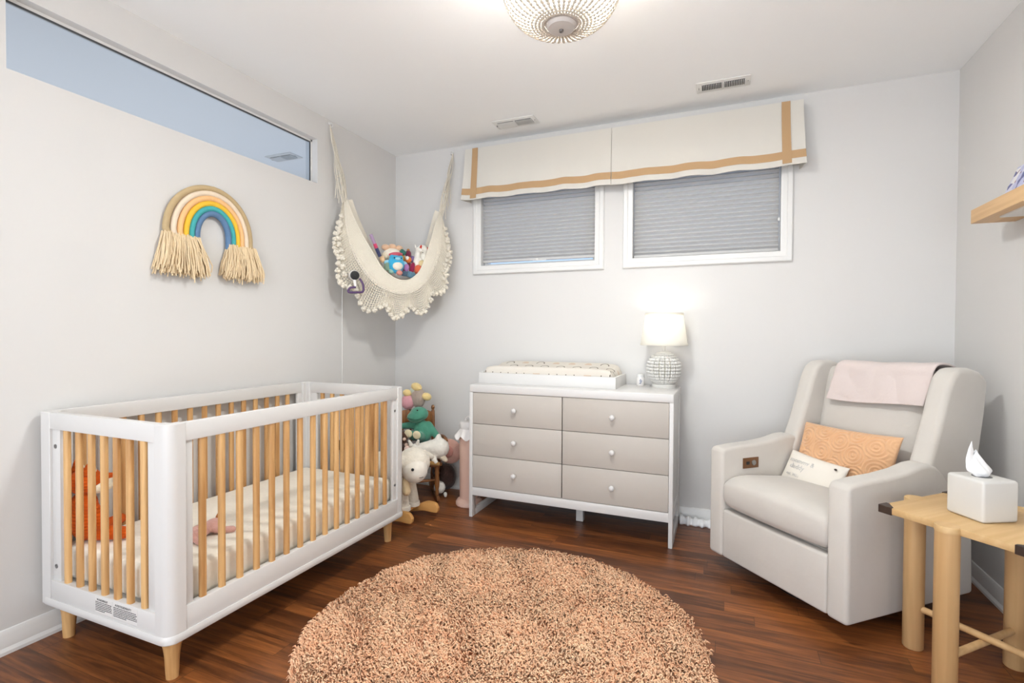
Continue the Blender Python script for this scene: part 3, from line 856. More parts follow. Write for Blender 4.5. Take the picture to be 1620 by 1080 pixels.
for k in range(1, 18):
    q = rib.copy(); COL.objects.link(q); q.parent = t; q.rotation_euler = (0, 0, 2 * PI * k / 18)
b = bmesh.new(); lathe(b, [(0, 0.205), (0.020, 0.205), (0.014, 0.218), (0.010, 0.225), (0.010, 0.30), (0.016, 0.302), (0.016, 0.335), (0, 0.335)], (lx, ly, dz), seg=20); obj('neck', b, 'ceramic', t)
sh0, sh1 = dz + 0.265, dz + 0.465
b = bmesh.new(); lathe(b, [(0.142, sh0), (0.114, sh1), (0.1125, sh1), (0.1405, sh0)], (lx, ly, 0), seg=48)
bmesh.ops.delete(b, geom=[f for f in b.faces if len(f.verts) > 8], context='FACES')
obj('lamp_shade', b, 'shade', t, 60)
b = bmesh.new()
for z, r in ((sh0 + 0.006, 0.1415), (sh1 - 0.006, 0.1140)):
    rg = []
    for k in range(48):
        a = 2 * PI * k / 48
        rg.append([(lx + math.cos(a) * (r + dr), ly + math.sin(a) * (r + dr), z + dz_) for dr, dz_ in ((-0.001, -0.006), (0.0018, -0.006), (0.0010, 0.006), (-0.0018, 0.006))])
    loft(b, rg, closed=True)
obj('shade_binding', b, 'shade', t, 60)
b = bmesh.new(); lathe(b, [(0.0, 0.335), (0.013, 0.335), (0.027, 0.365), (0.028, 0.385), (0.018, 0.405), (0, 0.412)], (lx, ly, dz), seg=20); obj('bulb', b, 'bulb', t, 180)
light('lamp_bulb', 'POINT', (lx, ly, dz + 0.43), 0.36, (1.0, 0.97, 0.93), 0.03)

# little jar
t = thing('small_jar', 'small white jar with a blue mark between changing pad and lamp', 'jar', (1.965, -0.085, dz))
b = bmesh.new(); lathe(b, [(0, 0.0005), (0.024, 0.0005), (0.026, 0.004), (0.026, 0.050), (0.022, 0.056), (0, 0.056)], (1.965, -0.085, dz), seg=24); obj('jar_body', b, 'pailwhite', t)
b = bmesh.new(); lathe(b, [(0, 0.056), (0.0235, 0.056), (0.0235, 0.072), (0.020, 0.075), (0, 0.075)], (1.965, -0.085, dz), seg=24); obj('lid', b, 'trim', t)
b = bmesh.new(); 
for k in range(4):
    rg = []
    box(b, (1.961 + 0.004 * (k % 2), -0.1125, dz + 0.014 + 0.008 * k), (1.973 + 0.003 * (k % 3), -0.1100, dz + 0.020 + 0.008 * k), 0.001)
obj('printed_mark', b, mat('blue_grey_print', S(150, 155, 175), 0.6), t)

# ------------------------------------------------------------------ rainbow wall hanging
t = thing('rainbow_wall_hanging', 'macrame rope rainbow with ecru tassels hung on the left wall', 'wall hanging', (0, -1.62, 1.47))
RC = [('slate_blue_rope', S(96, 128, 164)), ('teal_rope', S(70, 168, 170)), ('yellow_rope', S(236, 190, 60)), ('apricot_rope', S(240, 190, 134)), ('cream_rope', S(234, 216, 192)), ('tan_rope', S(190, 166, 126))]
tilt = -0.03
for i, (nm, c) in enumerate(RC):
    m_ = mat(nm, c, 0.9, bump=0.5, bscale=40, stretch=(1, 1, 1))
    rx = 0.088 + 0.0275 * i; rz = 0.117 + 0.0250 * i; yc, zc = -1.612 - 0.001 * i, 1.688
    pts = []; foot = (1.640, 1.630)
    n = 40
    pts.append((0.022, yc - rx * 1.02, 1.645)); pts.append((0.022, yc - rx * 1.01, 1.668))
    for k in range(n + 1):
        a = PI - PI * k / n
        kx = 1.0 + (0.05 if i >= 3 and a > PI / 2 else 0) * (i - 2) / 3
        pts.append((0.021 + 0.004 * math.sin(a), yc + rx * kx * math.cos(a), zc + rz * math.sin(a)))
    pts.append((0.022, yc + rx * 1.0, 1.660)); pts.append((0.022, yc + rx * 0.99, 1.635))
    b = bmesh.new(); tube(b, pts, 0.0150, 12); o = obj('rope_arch', b, m_, t, 60)
def tassel(ya, yb, z0, z1, spread):
    b = bmesh.new(); n = 430
    for k in range(n):
        u = rng.random(); d = rng.random(); w_ = rng.standard_normal(4)
        y = ya + (yb - ya) * u; top = Vector((0.012 + 0.026 * d, y, z0 + 0.004 * rng.standard_normal()))
        bot = Vector((0.010 + 0.062 * d, (ya + yb) / 2 + (y - (ya + yb) / 2) * spread + 0.008 * rng.standard_normal(), z1 + 0.014 * rng.standard_normal()))
        pts = [top] + [top.lerp(bot, q) + Vector((0.006 * d + 0.003 * w_[i], 0.0045 * w_[i + 1], 0)) for i, q in enumerate((0.3, 0.55, 0.8))] + [bot]
        tube(b, pts, [0.0026, 0.0030, 0.0030, 0.0031, 0.0028], 5)
    return b
obj('tassel', tassel(-1.868, -1.692, 1.668, 1.490, 1.42), 'rope_tassel', t, 60)
obj('tassel', tassel(-1.530, -1.362, 1.660, 1.497, 1.42), 'rope_tassel', t, 60)
b = bmesh.new(); tube(b, [(0.004, -1.61, 1.930), (0.018, -1.605, 1.947), (0.022, -1.585, 1.941), (0.02, -1.57, 1.923)], 0.0035, 8); obj('hanging_loop', b, 'rope_tassel', t, 60)

# ------------------------------------------------------------------ macrame hammock across the corner
h1 = Vector((0.004, -0.752, 2.583)); h2 = Vector((0.523, -0.006, 2.568))
HD = Vector((0.5653, 0.8249, 0)); HN = Vector((0.8249, -0.5653, 0))
def hp(s, z, off):
    """point of the hammock: s along the chord between the hooks, z height, off out into the room"""
    k = off / 0.12
    s2 = s - k * (0.029 + 0.034 * s); z2 = z - k * (0.013 + 0.032 * max(0.0, z - 1.58))
    p = Vector((0.02, -0.754, 0)) + HD * s2 + HN * off
    return Vector((p.x, p.y, z2))
t = thing('toy_hammock', 'cream macrame toy hammock with pompom fringe hung across the corner', 'hammock', (0.25, -0.38, 1.36))
NI = 120
Ic = smooth_curve([(0.105, 2.10), (0.152, 1.983), (0.217, 1.861), (0.284, 1.757), (0.352, 1.655), (0.445, 1.590), (0.541, 1.582), (0.624, 1.642), (0.674, 1.745), (0.714, 1.867), (0.765, 2.038), (0.790, 2.11)], NI + 1)
Oc = smooth_curve([(0.075, 2.075), (0.050, 1.92), (0.042, 1.80), (0.062, 1.66), (0.125, 1.545), (0.235, 1.450), (0.360, 1.412), (0.460, 1.395), (0.570, 1.408), (0.670, 1.450), (0.765, 1.535), (0.830, 1.635), (0.862, 1.78), (0.848, 1.93), (0.815, 2.06)], NI + 1)
def prm(u):
    k = min(u * NI, NI - 1e-6); i = int(k); f = k - i
    return Ic[i].lerp(Ic[i + 1], f), Oc[i].lerp(Oc[i + 1], f)
def hpt(u, v):
    a, c = prm(u); w = max(0.0, math.sin(PI * min(max(u, 0), 1)))
    q = a.lerp(c, v)
    return hp(q[0], q[1], 0.03 + 0.12 * w + 0.035 * w * math.sin(PI * min(1, v * 1.3)) )
VM = 0.47
b = bmesh.new()
grid(b, lambda u, v: hpt(u, VM * v) + HN * (0.0020 * math.sin(v * 2 * PI * 13)), NI, 104)
obj('front_band', b, 'yarn', t, 60, mods=[('SOLIDIFY', dict(thickness=0.005, offset=0.0))])
# inner pouch: from the front edge down, along the corner and up to the back edge
def pouch(u, v):
    a, c = prm(u); w = math.sin(PI * min(max(u, 0), 1)) ** 0.8
    off0 = 0.03 + 0.12 * math.sin(PI * u)
    p0 = hp(a[0], a[1], off0)
    off = off0 - (0.012 + (off0 + 0.07) * w * v) if v > 0 else off0
    s_ = a[0] + (0.45 - a[0]) * 0.10 * v
    z_ = a[1] - 0.055 * w * math.sin(PI * min(1, v * 1.0)) ** 0.7 + 0.01 * v
    return hp(s_, z_, max(off, -0.20))
b = bmesh.new(); grid(b, pouch, 80, 14); obj('pouch', b, 'yarn', t, 60, mods=[('SOLIDIFY', dict(thickness=0.004, offset=0.0))])
# open net below the row of eyelets, scalloped at its lower edge
def scal(u): return 0.075 * abs(math.sin(PI * (u * 8.0 + 0.5))) ** 1.3 * min(1.0, 3 * u, 3 * (1 - u))
def netp(u, v):
    a, c = prm(u); w = math.sin(PI * min(max(u, 0), 1))
    L_ = (c - a).length; k = 1.0 + scal(u) / max(L_, 0.05)
    vv = 0.515 + (k - 0.515) * v
    q = a.lerp(c, vv)
    return hp(q[0], q[1], 0.03 + 0.12 * w + 0.035 * w * math.sin(PI * min(1, vv * 1.3)))
b = bmesh.new(); grid(b, netp, 110, 11)
obj('net_fringe', b, 'yarn', t, 0, mods=[('WIREFRAME', dict(thickness=0.0105, use_replace=True, use_even_offset=False))])
for v_, rr in ((0.515, 0.0046), (0.47, 0.0036), (0.41, 0.0030), (0.0, 0.0045)):
    b = bmesh.new(); tube(b, [hpt(i / 90, v_) + HN * 0.003 for i in range(91)], rr, 8); obj('edge_cord', b, 'yarn', t, 60)
b = bmesh.new()
for i in range(84):
    u = 0.03 + 0.94 * i / 83; tube(b, [hpt(u, 0.465) + HN * 0.003, hpt(u, 0.52) + HN * 0.003], 0.0052, 6)
obj('eyelet_row', b, 'yarn', t, 60)
b = bmesh.new(); random.seed(3)
for k in range(26):
    ell(b, [x * 1.0 for x in ((random.random() - .5) * 0.02, (random.random() - .5) * 0.02, (random.random() - .5) * 0.02)], random.uniform(0.008, 0.0125), sub=2)
pm_me = bpy.data.meshes.new('pompom'); b.to_mesh(pm_me); b.free(); pm_me.materials.append(M['yarn'])
pm_me.polygons.foreach_set('use_smooth', [True] * len(pm_me.polygons))
def pompom(p, s=1.0):
    o = bpy.data.objects.new('pompom', pm_me); COL.objects.link(o); o.parent = t
    o.location = Vector(p) - t.location; o.scale = (s, s, s); o.rotation_euler = (random.random() * 6, random.random() * 6, 0)
for k in range(50):
    u = 0.06 + 0.88 * k / 49
    p = netp(u, 1.0); pompom(p + HN * 0.008 + Vector((0, 0, -0.006)), random.uniform(0.75, 1.05))
for k in range(9):
    u = 0.05 + 0.20 * k / 8; pompom(netp(u, 0.72) + HN * 0.012, random.uniform(0.8, 1.05))
for k in range(9):
    u = 0.77 + 0.18 * k / 8; pompom(netp(u, 0.74) + HN * 0.012, random.uniform(0.8, 1.05))
# suspension cords and knots
for (hk, uu, sgn) in ((h1, 0.0, 1), (h2, 1.0, -1)):
    b = bmesh.new(); n = 15
    for k in range(n):
        f = k / (n - 1)
        e_ = hpt(uu, f); e2_ = e_ + Vector((random.uniform(-.008, .008), random.uniform(-.008, .008), 0))
        m1 = hk.lerp(e2_, 0.30) + HD * random.uniform(-.018, .014) + HN * (0.016 + random.uniform(-.012, .014))
        m2 = hk.lerp(e2_, 0.65) + HD * random.uniform(-.026, .022) + HN * (0.014 + random.uniform(-.012, .016))
        tube(b, smooth_curve([hk + HN * 0.012, m1, m2, e2_], 12), 0.0026, 6)
        if k % 2 == 0:
            st_ = hk.lerp(e2_, random.uniform(0.3, 0.75)) + HN * 0.012
            tube(b, [st_, st_ + Vector((random.uniform(-.01, .01), 0, -0.10)), st_ + Vector((random.uniform(-.015, .015), 0.0, -random.uniform(.14, .26)))], 0.0020, 5)
        for q in (0.33, 0.5, 0.66):
            if random.random() < 0.5: ell(b, hk.lerp(e2_, q) + HN * 0.012, 0.006, sub=1)
    obj('suspension_cords', b, 'yarn', t, 60)
for (hk, nrm) in ((h1, Vector((1, 0, 0))), (h2, Vector((0, -1, 0)))):
    b = bmesh.new(); lathe(b, [(0, 0), (0.011, 0), (0.011, 0.004), (0.004, 0.006), (0.004, 0.02), (0, 0.021)], hk + Vector((0, 0, 0.012)), nrm, 14)
    pr = [hk + Vector((0, 0, 0.012)) + nrm * 0.018 + Vector((0, 0, -0.012 + 0.012 * math.cos(a))) + nrm * 0.010 * math.sin(a) for a in [PI * 1.5 * k / 10 for k in range(11)]]
    tube(b, pr, 0.0025, 8); obj('wall_hook', b, 'trim', t, 60)

# toys in the hammock --------------------------------------------------
def ball_toy(name, label, cat, s, z, off, r, m_, squash=(1, 1, 1), rot=(0, 0, 0), group=None):
    p = hp(s, z, off); b = bmesh.new(); ell(b, p, tuple(r * k for k in squash), rot, 3); o = obj(name, b, m_, None, 180)
    recenter(o); return tag(o, label, cat, group)
RT = Matrix((HD, HN, Vector((0, 0, 1)))).transposed()          # columns: along, out, up
def hb(c, d):
    return Vector(c) + HD * d[0] + HN * d[1] + Vector((0, 0, d[2]))
yaw_h = math.atan2(HD.y, HD.x)
BL = plushm('sky_blue_plush', S(64, 172, 214), 0.15); BLD = plushm('pale_blue_plush', S(150, 206, 226), 0.15)
WH = plushm('white_plush', S(240, 236, 226)); IV = plushm('ivory_plush', S(236, 228, 212), 0.4)
c = hp(0.452, 1.690, 0.085)
t = thing('blue_round_plush', 'round sky blue plush with white belly at the front of the hammock', 'plush toy', tuple(c - Vector((0, 0, 0.062))))
b = bmesh.new(); ell(b, c, (0.060, 0.048, 0.066), (0, 0, yaw_h)); ell(b, hb(c, (-0.03, 0, 0.052)), (0.02, 0.015, 0.016)); ell(b, hb(c, (0.034, 0, 0.05)), (0.02, 0.015, 0.016)); soft('body', b, BL, t, 0.006)
b = bmesh.new(); ell(b, hb(c, (0, 0.030, -0.012)), (0.038, 0.022, 0.034), (0, 0, yaw_h)); obj('belly_patch', b, IV, t, 180)
b = bmesh.new(); ell(b, hb(c, (-0.002, 0.044, 0.034)), (0.020, 0.010, 0.011), (0, 0, yaw_h)); obj('snout', b, BLD, t, 180)
for s in (-1, 1):
    b = bmesh.new(); ell(b, hb(c, (s * 0.066, -0.004, 0.012)), (0.020, 0.010, 0.014), (0, s * 0.4, yaw_h)); obj('wing', b, BLD, t, 180)
eyes(t, [hb(c, (-0.026, 0.040, 0.040)), hb(c, (0.024, 0.041, 0.041))], 0.0045)
# white unicorn
c = hp(0.618, 1.765, 0.055)
t = thing('white_unicorn', 'white standing unicorn plush at the right side of the hammock', 'plush toy', tuple(c - Vector((0, 0, 0.07))))
b = bmesh.new(); cap_(b, hb(c, (-0.012, 0, -0.06)), hb(c, (0.004, 0, 0.03)), 0.026, 0.020); cap_(b, hb(c, (0.004, 0, 0.045)), hb(c, (0.012, 0.03, 0.035)), 0.022, 0.014); cap_(b, hb(c, (0.018, 0.012, -0.03)), hb(c, (0.022, 0.02, -0.085)), 0.013, 0.012); soft('body', b, WH, t, 0.005)
for s in (-1, 1):
    b = bmesh.new(); cap_(b, hb(c, (0.0 + s * 0.014, -0.005, 0.06)), hb(c, (0.0 + s * 0.018, -0.005, 0.078)), 0.007, 0.003); obj('ear', b, WH, t, 180)
eyes(t, [hb(c, (0.004, 0.022, 0.053))], 0.003)
# white spotted dog with red patches
RED = plushm('red_felt', S(206, 52, 40), 0.1)
c = hp(0.655, 1.775, 0.035)
t = thing('spotted_plush', 'white plush dog with red ear patches in the hammock', 'plush toy', tuple(c - Vector((0, 0, 0.075))))
b = bmesh.new(); ell(b, hb(c, (0, 0, 0.035)), (0.042, 0.036, 0.040), (0, 0, yaw_h)); ell(b, hb(c, (0.004, 0, -0.030)), (0.036, 0.034, 0.046), (0, 0, yaw_h)); soft('body', b, WH, t, 0.006)
b = bmesh.new(); ell(b, hb(c, (0.034, 0.016, 0.028)), (0.012, 0.014, 0.030), (0, 0, yaw_h)); obj('red_patch', b, RED, t, 180)
b = bmesh.new(); ell(b, hb(c, (-0.026, 0.026, 0.044)), (0.008, 0.008, 0.026), (0, 0.3, yaw_h)); obj('red_patch', b, RED, t, 180)
eyes(t, [hb(c, (-0.012, 0.036, 0.012))], 0.0035)
# striped roll
p0, p1 = hp(0.268, 1.885, 0.05), hp(0.335, 1.735, 0.06)
t = thing('striped_roll', 'thin striped fabric roll poking up at the left of the hammock', 'toy', tuple(p1))
b = bmesh.new(); tube(b, [p0, p0.lerp(p1, 0.42)], 0.012, 12); obj('lilac_end', b, plushm('lilac_cloth', S(176, 150, 180), 0.1), t, 60)
b = bmesh.new(); tube(b, [p0.lerp(p1, 0.425), p0.lerp(p1, 0.62)], 0.0125, 12); obj('pink_band', b, plushm('pink_cloth', S(214, 78, 112), 0.1), t, 60)
b = bmesh.new(); tube(b, [p0.lerp(p1, 0.625), p1], 0.0125, 12); obj('navy_band', b, plushm('navy_cloth', S(68, 74, 110), 0.1), t, 60)
# fluffy peach bear
c = hp(0.425, 1.760, 0.02)
t = thing('peach_bear', 'fluffy cream and peach bear plush at the back of the hammock', 'plush toy', tuple(c - Vector((0, 0, 0.06))))
b = bmesh.new(); ell(b, c, (0.066, 0.045, 0.045), (0, 0, yaw_h)); soft('body', b, IV, t, 0.007)
PE = plushm('peach_fluff', S(222, 184, 152), 0.6)
for d in ((-0.05, 0.0, 0.045), (0.0, 0.0, 0.052), (0.048, 0.0, 0.046)):
    b = bmesh.new(); ell(b, hb(c, d), (0.030, 0.024, 0.022), (0, 0, yaw_h)); obj('fluff_tuft', b, PE, t, 180)
SM = [('pink_cloth_roll', 'rose pink rolled cloth lying on top of the round blue plush', 'toy', 0.450, 1.762, 0.075, 0.020, S(206, 92, 106), (2.6, 1, 0.8), -0.12),
      ('green_block', 'dark green soft block behind the round blue plush', 'toy block', 0.502, 1.782, 0.04, 0.016, S(50, 110, 98), (1.3, 1, 1), 0.5),
      ('orange_ball', 'orange and white soft ball right of the round blue plush', 'ball', 0.545, 1.730, 0.055, 0.024, S(226, 122, 56), (1, 1, 1), 0),
      ('plum_doll', 'plum coloured knitted doll at the back of the hammock', 'doll', 0.545, 1.772, 0.03, 0.022, S(112, 44, 66), (1, 1, 1.3), 0),
      ('magenta_tassel_toy', 'dark magenta floppy toy hanging down in the hammock', 'toy', 0.575, 1.672, 0.075, 0.020, S(146, 36, 72), (1, 1, 2.2), 0.25),
      ('lilac_tube', 'lilac soft tube beside the round blue plush', 'toy', 0.532, 1.672, 0.09, 0.019, S(170, 118, 172), (1, 1, 1.5), 0),
      ('coral_bow', 'coral orange crinkle toy low at the right of the hammock', 'toy', 0.620, 1.665, 0.08, 0.027, S(216, 104, 72), (1.1, 1, 1.3), 0.3),
      ('salmon_ball', 'salmon pink soft ball at the bottom of the hammock', 'ball', 0.478, 1.632, 0.11, 0.019, S(214, 142, 130), (1.2, 1, 1), 0),
      ('slate_blue_block', 'slate blue soft block lowest in the hammock', 'toy block', 0.565, 1.622, 0.115, 0.022, S(92, 128, 148), (1.2, 1, 1), 0.2),
      ('grey_blue_block', 'dark grey blue soft block left of the slate blue one', 'toy block', 0.520, 1.628, 0.105, 0.018, S(76, 96, 114), (1.1, 1, 1), 0),
      ('yellow_bird', 'pale yellow plush bird with navy wing under the spotted dog', 'plush toy', 0.645, 1.706, 0.065, 0.029, S(226, 206, 156), (1, 1, 1.1), 0),
      ('sage_block', 'sage green soft block at the left of the round blue plush', 'toy block', 0.390, 1.670, 0.075, 0.022, S(136, 160, 138), (1, 1, 1.3), 0),
      ('mint_ball', 'pale mint soft ball low at the left of the toy pile in the hammock', 'ball', 0.418, 1.640, 0.085, 0.021, S(158, 196, 182), (1, 1, 1), 0),
      ('pink_block', 'candy pink soft block between the round blue plush and lilac tube', 'toy block', 0.497, 1.655, 0.045, 0.020, S(224, 140, 160), (1.1, 1, 1), 0.3),
      ('mustard_ball', 'mustard yellow soft ball behind the round blue plush', 'ball', 0.497, 1.735, 0.025, 0.026, S(206, 156, 70), (1, 1, 1), 0),
      ('lavender_block', 'lavender soft block right of the orange and white ball', 'toy block', 0.580, 1.735, 0.010, 0.022, S(150, 130, 180), (1.1, 1, 1), 0.4),
      ('maroon_cloth_toy', 'dark maroon cloth toy under the orange and white ball', 'toy', 0.548, 1.690, 0.040, 0.026, S(110, 38, 54), (1.2, 1, 0.9), 0.2),
      ('rust_cloth_toy', 'rust brown cloth toy under the white unicorn in the hammock', 'toy', 0.602, 1.695, 0.030, 0.028, S(168, 84, 54), (1.3, 1, 0.9), 0),
      ('cream_rattle', 'cream round rattle beside the striped roll in the hammock', 'rattle', 0.372, 1.745, 0.025, 0.026, S(232, 218, 192), (1, 1, 1.1), 0),
      ('peach_sock', 'small peach cloth toy below the striped roll', 'toy', 0.352, 1.718, 0.065, 0.019, S(226, 190, 150), (1, 1, 1.3), -0.3)]
for nm, lab, cat, s, z, off, r, c_, sq, ro in SM:
    p = hp(s, z, off); b = bmesh.new()
    if 'block' in nm:
        box(b, tuple(-r * k for k in sq), tuple(r * k for k in sq), r * 0.4, 3); b.transform(Matrix.Translation(p) @ Euler((0.2, ro, yaw_h + 0.3)).to_matrix().to_4x4())
    else: ell(b, p, tuple(r * k for k in sq), (0, ro, yaw_h), 3)
    o = obj(nm, b, plushm(nm + '_cloth', c_, 0.25, 90, 0.05), None, 180); recenter(o); tag(o, lab, cat)
    WM[o.name] = Matrix.Translation(o.location).inverted()
    if nm == 'orange_ball':
        b = bmesh.new(); ell(b, p + HN * 0.012 + HD * -0.012 + Vector((0, 0, 0.010)), (0.014, 0.014, 0.016), sub=2); obj('white_patch', b, WH, o, 180)
    if nm == 'yellow_bird':
        b = bmesh.new(); ell(b, p + HN * 0.026 + HD * 0.014, (0.016, 0.008, 0.012), (0, 0, yaw_h), 2); obj('navy_wing', b, plushm('navy_felt', S(44, 56, 84), 0.1), o, 180)
    if nm == 'plum_doll':
        b = bmesh.new(); ell(b, p + Vector((0, 0, 0.028)), (0.012, 0.012, 0.012), sub=2); obj('head', b, plushm('tan_felt', S(176, 128, 80), 0.1), o, 180)

# ------------------------------------------------------------------ baby monitor clipped to the left edge of the hammock
c = Vector((0.222, -0.764, 1.573))
ax = Vector((0.78, -0.60, -0.10)).normalized()
t = thing('baby_monitor', 'white baby monitor camera on a bent purple mount at the hammock', 'baby monitor', tuple(c + Vector((0, 0, -0.11))))
b = bmesh.new(); lathe(b, [(0, -0.060), (0.026, -0.058), (0.032, -0.048), (0.033, 0.0), (0.031, 0.012), (0, 0.012)], c, ax, 28); obj('housing', b, 'pailwhite', t, 50)
b = bmesh.new(); lathe(b, [(0, 0.012), (0.0295, 0.012), (0.0285, 0.016), (0, 0.018)], c, ax, 28); f_ = obj('lens_face', b, 'black', t, 50)
b = bmesh.new(); lathe(b, [(0, 0.017), (0.006, 0.0175), (0.005, 0.020), (0, 0.021)], c, ax, 16); obj('lens', b, 'dim_glass', f_, 60)
b = bmesh.new(); pts = smooth_curve([c + Vector((0.030, 0.015, -0.020)), c + Vector((0.045, 0.03, -0.06)), c + Vector((0.045, 0.028, -0.105)), c + Vector((0.02, -0.01, -0.112)), c + Vector((-0.01, -0.045, -0.112)), c + Vector((-0.006, -0.035, -0.085)), c + Vector((0.015, -0.005, -0.078))], 40)
tube(b, pts, 0.0072, 10); obj('flexible_mount', b, 'monitorpurple', t, 60)
b = bmesh.new(); cap_(b, c + Vector((0.0, 0, -0.026)), c + Vector((0.012, -0.006, -0.07)), 0.012, 0.008); obj('neck', b, 'pailwhite', t, 180)
# its cable down the wall and the plug adapter
b = bmesh.new(); tube(b, smooth_curve([(0.012, -0.627, 1.52), (0.004, -0.627, 1.47), (0.0035, -0.627, 1.2), (0.0035, -0.627, 0.44)], 30), 0.0032, 8)
o = obj('white_cable', b, 'trim', None, 60); recenter(o); tag(o, 'thin white cable running straight down the left wall behind the crib', 'cable')
b = bmesh.new(); box(b, (0.001, -0.668, 0.385), (0.040, -0.600, 0.452), 0.004); o = obj('plug_adapter', b, 'black', None); recenter(o); tag(o, 'black plug adapter low on the left wall behind the crib', 'adapter')

# ------------------------------------------------------------------ armchair
AX, AY = 2.400, -0.615
ang = math.atan2(-0.7351, 0.678)
t = thing('armchair', 'cream upholstered recliner armchair in the right corner', 'armchair', (AX, AY, 0), ang, local=True)
AWD = 0.752
arm_prof = [(0.0, 0.075), (0.0, 0.600), (0.012, 0.622), (0.10, 0.630), (0.22, 0.634), (0.33, 0.645), (0.42, 0.664), (0.47, 0.666), (0.52, 0.652), (0.57, 0.615), (0.61, 0.560), (0.66, 0.50), (0.76, 0.46), (0.775, 0.075)]
for xa, xc in ((0.0, 0.092), (0.660, AWD)):
    b = bmesh.new(); prism(b, arm_prof, 0, xa, xc, 0.018, 4, 30)
    obj('armrest', b, 'upholstery', t, 50)
wing_prof = [(0.440, 0.50), (0.470, 0.62), (0.515, 0.73), (0.565, 0.86), (0.600, 0.97), (0.632, 1.030), (0.675, 1.060), (0.755, 1.060), (0.83, 1.042), (0.880, 1.005), (0.862, 0.86), (0.815, 0.62), (0.78, 0.40)]
for xa, xc in ((0.010, 0.100), (0.652, 0.742)):
    b = bmesh.new(); prism(b, wing_prof, 0, xa, xc, 0.026, 5, 25)
    obj('wing', b, 'upholstery', t, 60)
b = bmesh.new(); box(b, (0.090, 0.004, 0.078), (0.662, 0.055, 0.318), 0.012, 3); obj('footrest_panel', b, 'upholstery', t, 50)
b = bmesh.new(); box(b, (0.086, 0.05, 0.09), (0.666, 0.74, 0.32), 0.01); obj('seat_base', b, 'upholstery', t, 50)
b = bmesh.new()
rings = []
for i in range(33):
    u = i / 32; s = (1 - abs(2 * u - 1) ** 12) ** 0.5
    ring = []
    for k in range(36):
        a = 2 * PI * k / 36; cc, ss = math.cos(a), math.sin(a)
        py = math.copysign(abs(cc) ** 0.35, cc); pz = math.copysign(abs(ss) ** 0.5, ss)
        crown = 0.014 * math.sin(PI * u) * (1 if pz > 0 else 0)
        y = 0.30 + (0.306 + (0.012 * math.sin(PI * u) if py < 0 else 0)) * py * (0.96 + 0.04 * s)
        z = 0.405 + (0.085 + crown) * pz * (0.80 + 0.20 * s) - 0.11 * max(0, (y - 0.12))
        ring.append((0.092 + 0.568 * u, y, z))
    rings.append(ring)
loft(b, rings); obj('seat_cushion', b, 'upholstery', t, 60)
b = bmesh.new(); rings = []
for i in range(29):
    u = i / 28; s = (1 - abs(2 * u - 1) ** 8) ** 0.5; ring = []
    for k in range(36):
        a = 2 * PI * k / 36; cc, ss = math.cos(a), math.sin(a)
        pd = math.copysign(abs(cc) ** 0.5, cc); ph = math.copysign(abs(ss) ** 0.28, ss)
        h = 0.735 + 0.300 * ph * (0.985 + 0.015 * s); mid = 0.655 + (h - 0.48) * 0.215
        ring.append((0.094 + 0.564 * u, mid + (0.062 + 0.016 * math.sin(PI * u)) * pd * (0.75 + 0.25 * s), h))
    rings.append(ring)
loft(b, rings); obj('back_cushion', b, 'upholstery', t, 60)
b = bmesh.new(); prism(b, [(0.735, 0.12), (0.755, 0.5), (0.80, 1.0), (0.825, 1.012), (0.845, 0.985), (0.80, 0.5), (0.775, 0.12)], 0, 0.03, 0.722, 0.012, 3, 25); obj('back_shell', b, 'upholstery', t, 50)
b = bmesh.new(); lathe(b, [(0, 0.0), (0.27, 0.0), (0.27, 0.02), (0.10, 0.03), (0.06, 0.05), (0.06, 0.095), (0, 0.095)], (AWD / 2, 0.40, 0), seg=40); obj('swivel_base', b, 'black', t, 40)
b = bmesh.new(); box(b, (0.0915, 0.130, 0.512), (0.0950, 0.232, 0.566), 0.001); cpn = obj('control_panel', b, 'bronze', t, label='brown metal control plate')
b = bmesh.new(); lathe(b, [(0, 0), (0.014, 0), (0.013, 0.003), (0, 0.003)], (0.0952, 0.200, 0.539), (1, 0, 0), 20); obj('button', b, 'steel', cpn)
b = bmesh.new(); box(b, (0.0950, 0.150, 0.531), (0.0958, 0.172, 0.547), 0.0002); obj('usb_port', b, 'black', cpn)

TC = Matrix.Translation((AX, AY, 0)) @ Matrix.Rotation(ang, 4, 'Z')
def pillow(name, label, w, h, th, mtx, m_, disp=None, nu=90, nv=50, cat='pillow'):
    b = bmesh.new()
    def side(sg):
        def f(u, v):
            x, z = 2 * u - 1, 2 * v - 1
            e_ = max(0.0, (1 - abs(x) ** 2.6) * (1 - abs(z) ** 2.6))
            px = w / 2 * x * (1 - 0.05 * (1 - z * z)) ; pz = h / 2 * z * (1 - 0.07 * (1 - x * x))
            d_ = th / 2 * e_ ** 0.55
            if disp: d_ += disp(px, pz) * min(1, e_ * 4)
            return (px, sg * d_, pz)
        return f
    grid(b, side(-1), nu, nv); grid(b, side(1), nu, nv)
    bmesh.ops.remove_doubles(b, verts=b.verts[:], dist=1e-5)
    wm = TC @ mtx
    o = bpy.data.objects.new(name, None); bpy.data.objects.remove(o)
    me_o = obj(name, b, m_, None, 180)
    me_o.matrix_world = wm; WM[me_o.name] = Matrix.Identity(4)
    return tag(me_o, label, cat)
cent = [(-0.19, 0.05), (-0.17, -0.08), (-0.075, -0.015), (-0.09, 0.10), (0.005, 0.055), (-0.01, -0.095), (0.085, 0.0), (0.075, 0.105), (0.10, -0.10), (0.17, 0.06), (0.19, -0.05), (-0.24, -0.02), (0.24, 0.09)]
def ros(x, z):
    d_ = min(math.hypot(x - cx, z - cz) for cx, cz in cent)
    return 0.0042 * math.sin(d_ * 2 * PI / 0.0165)
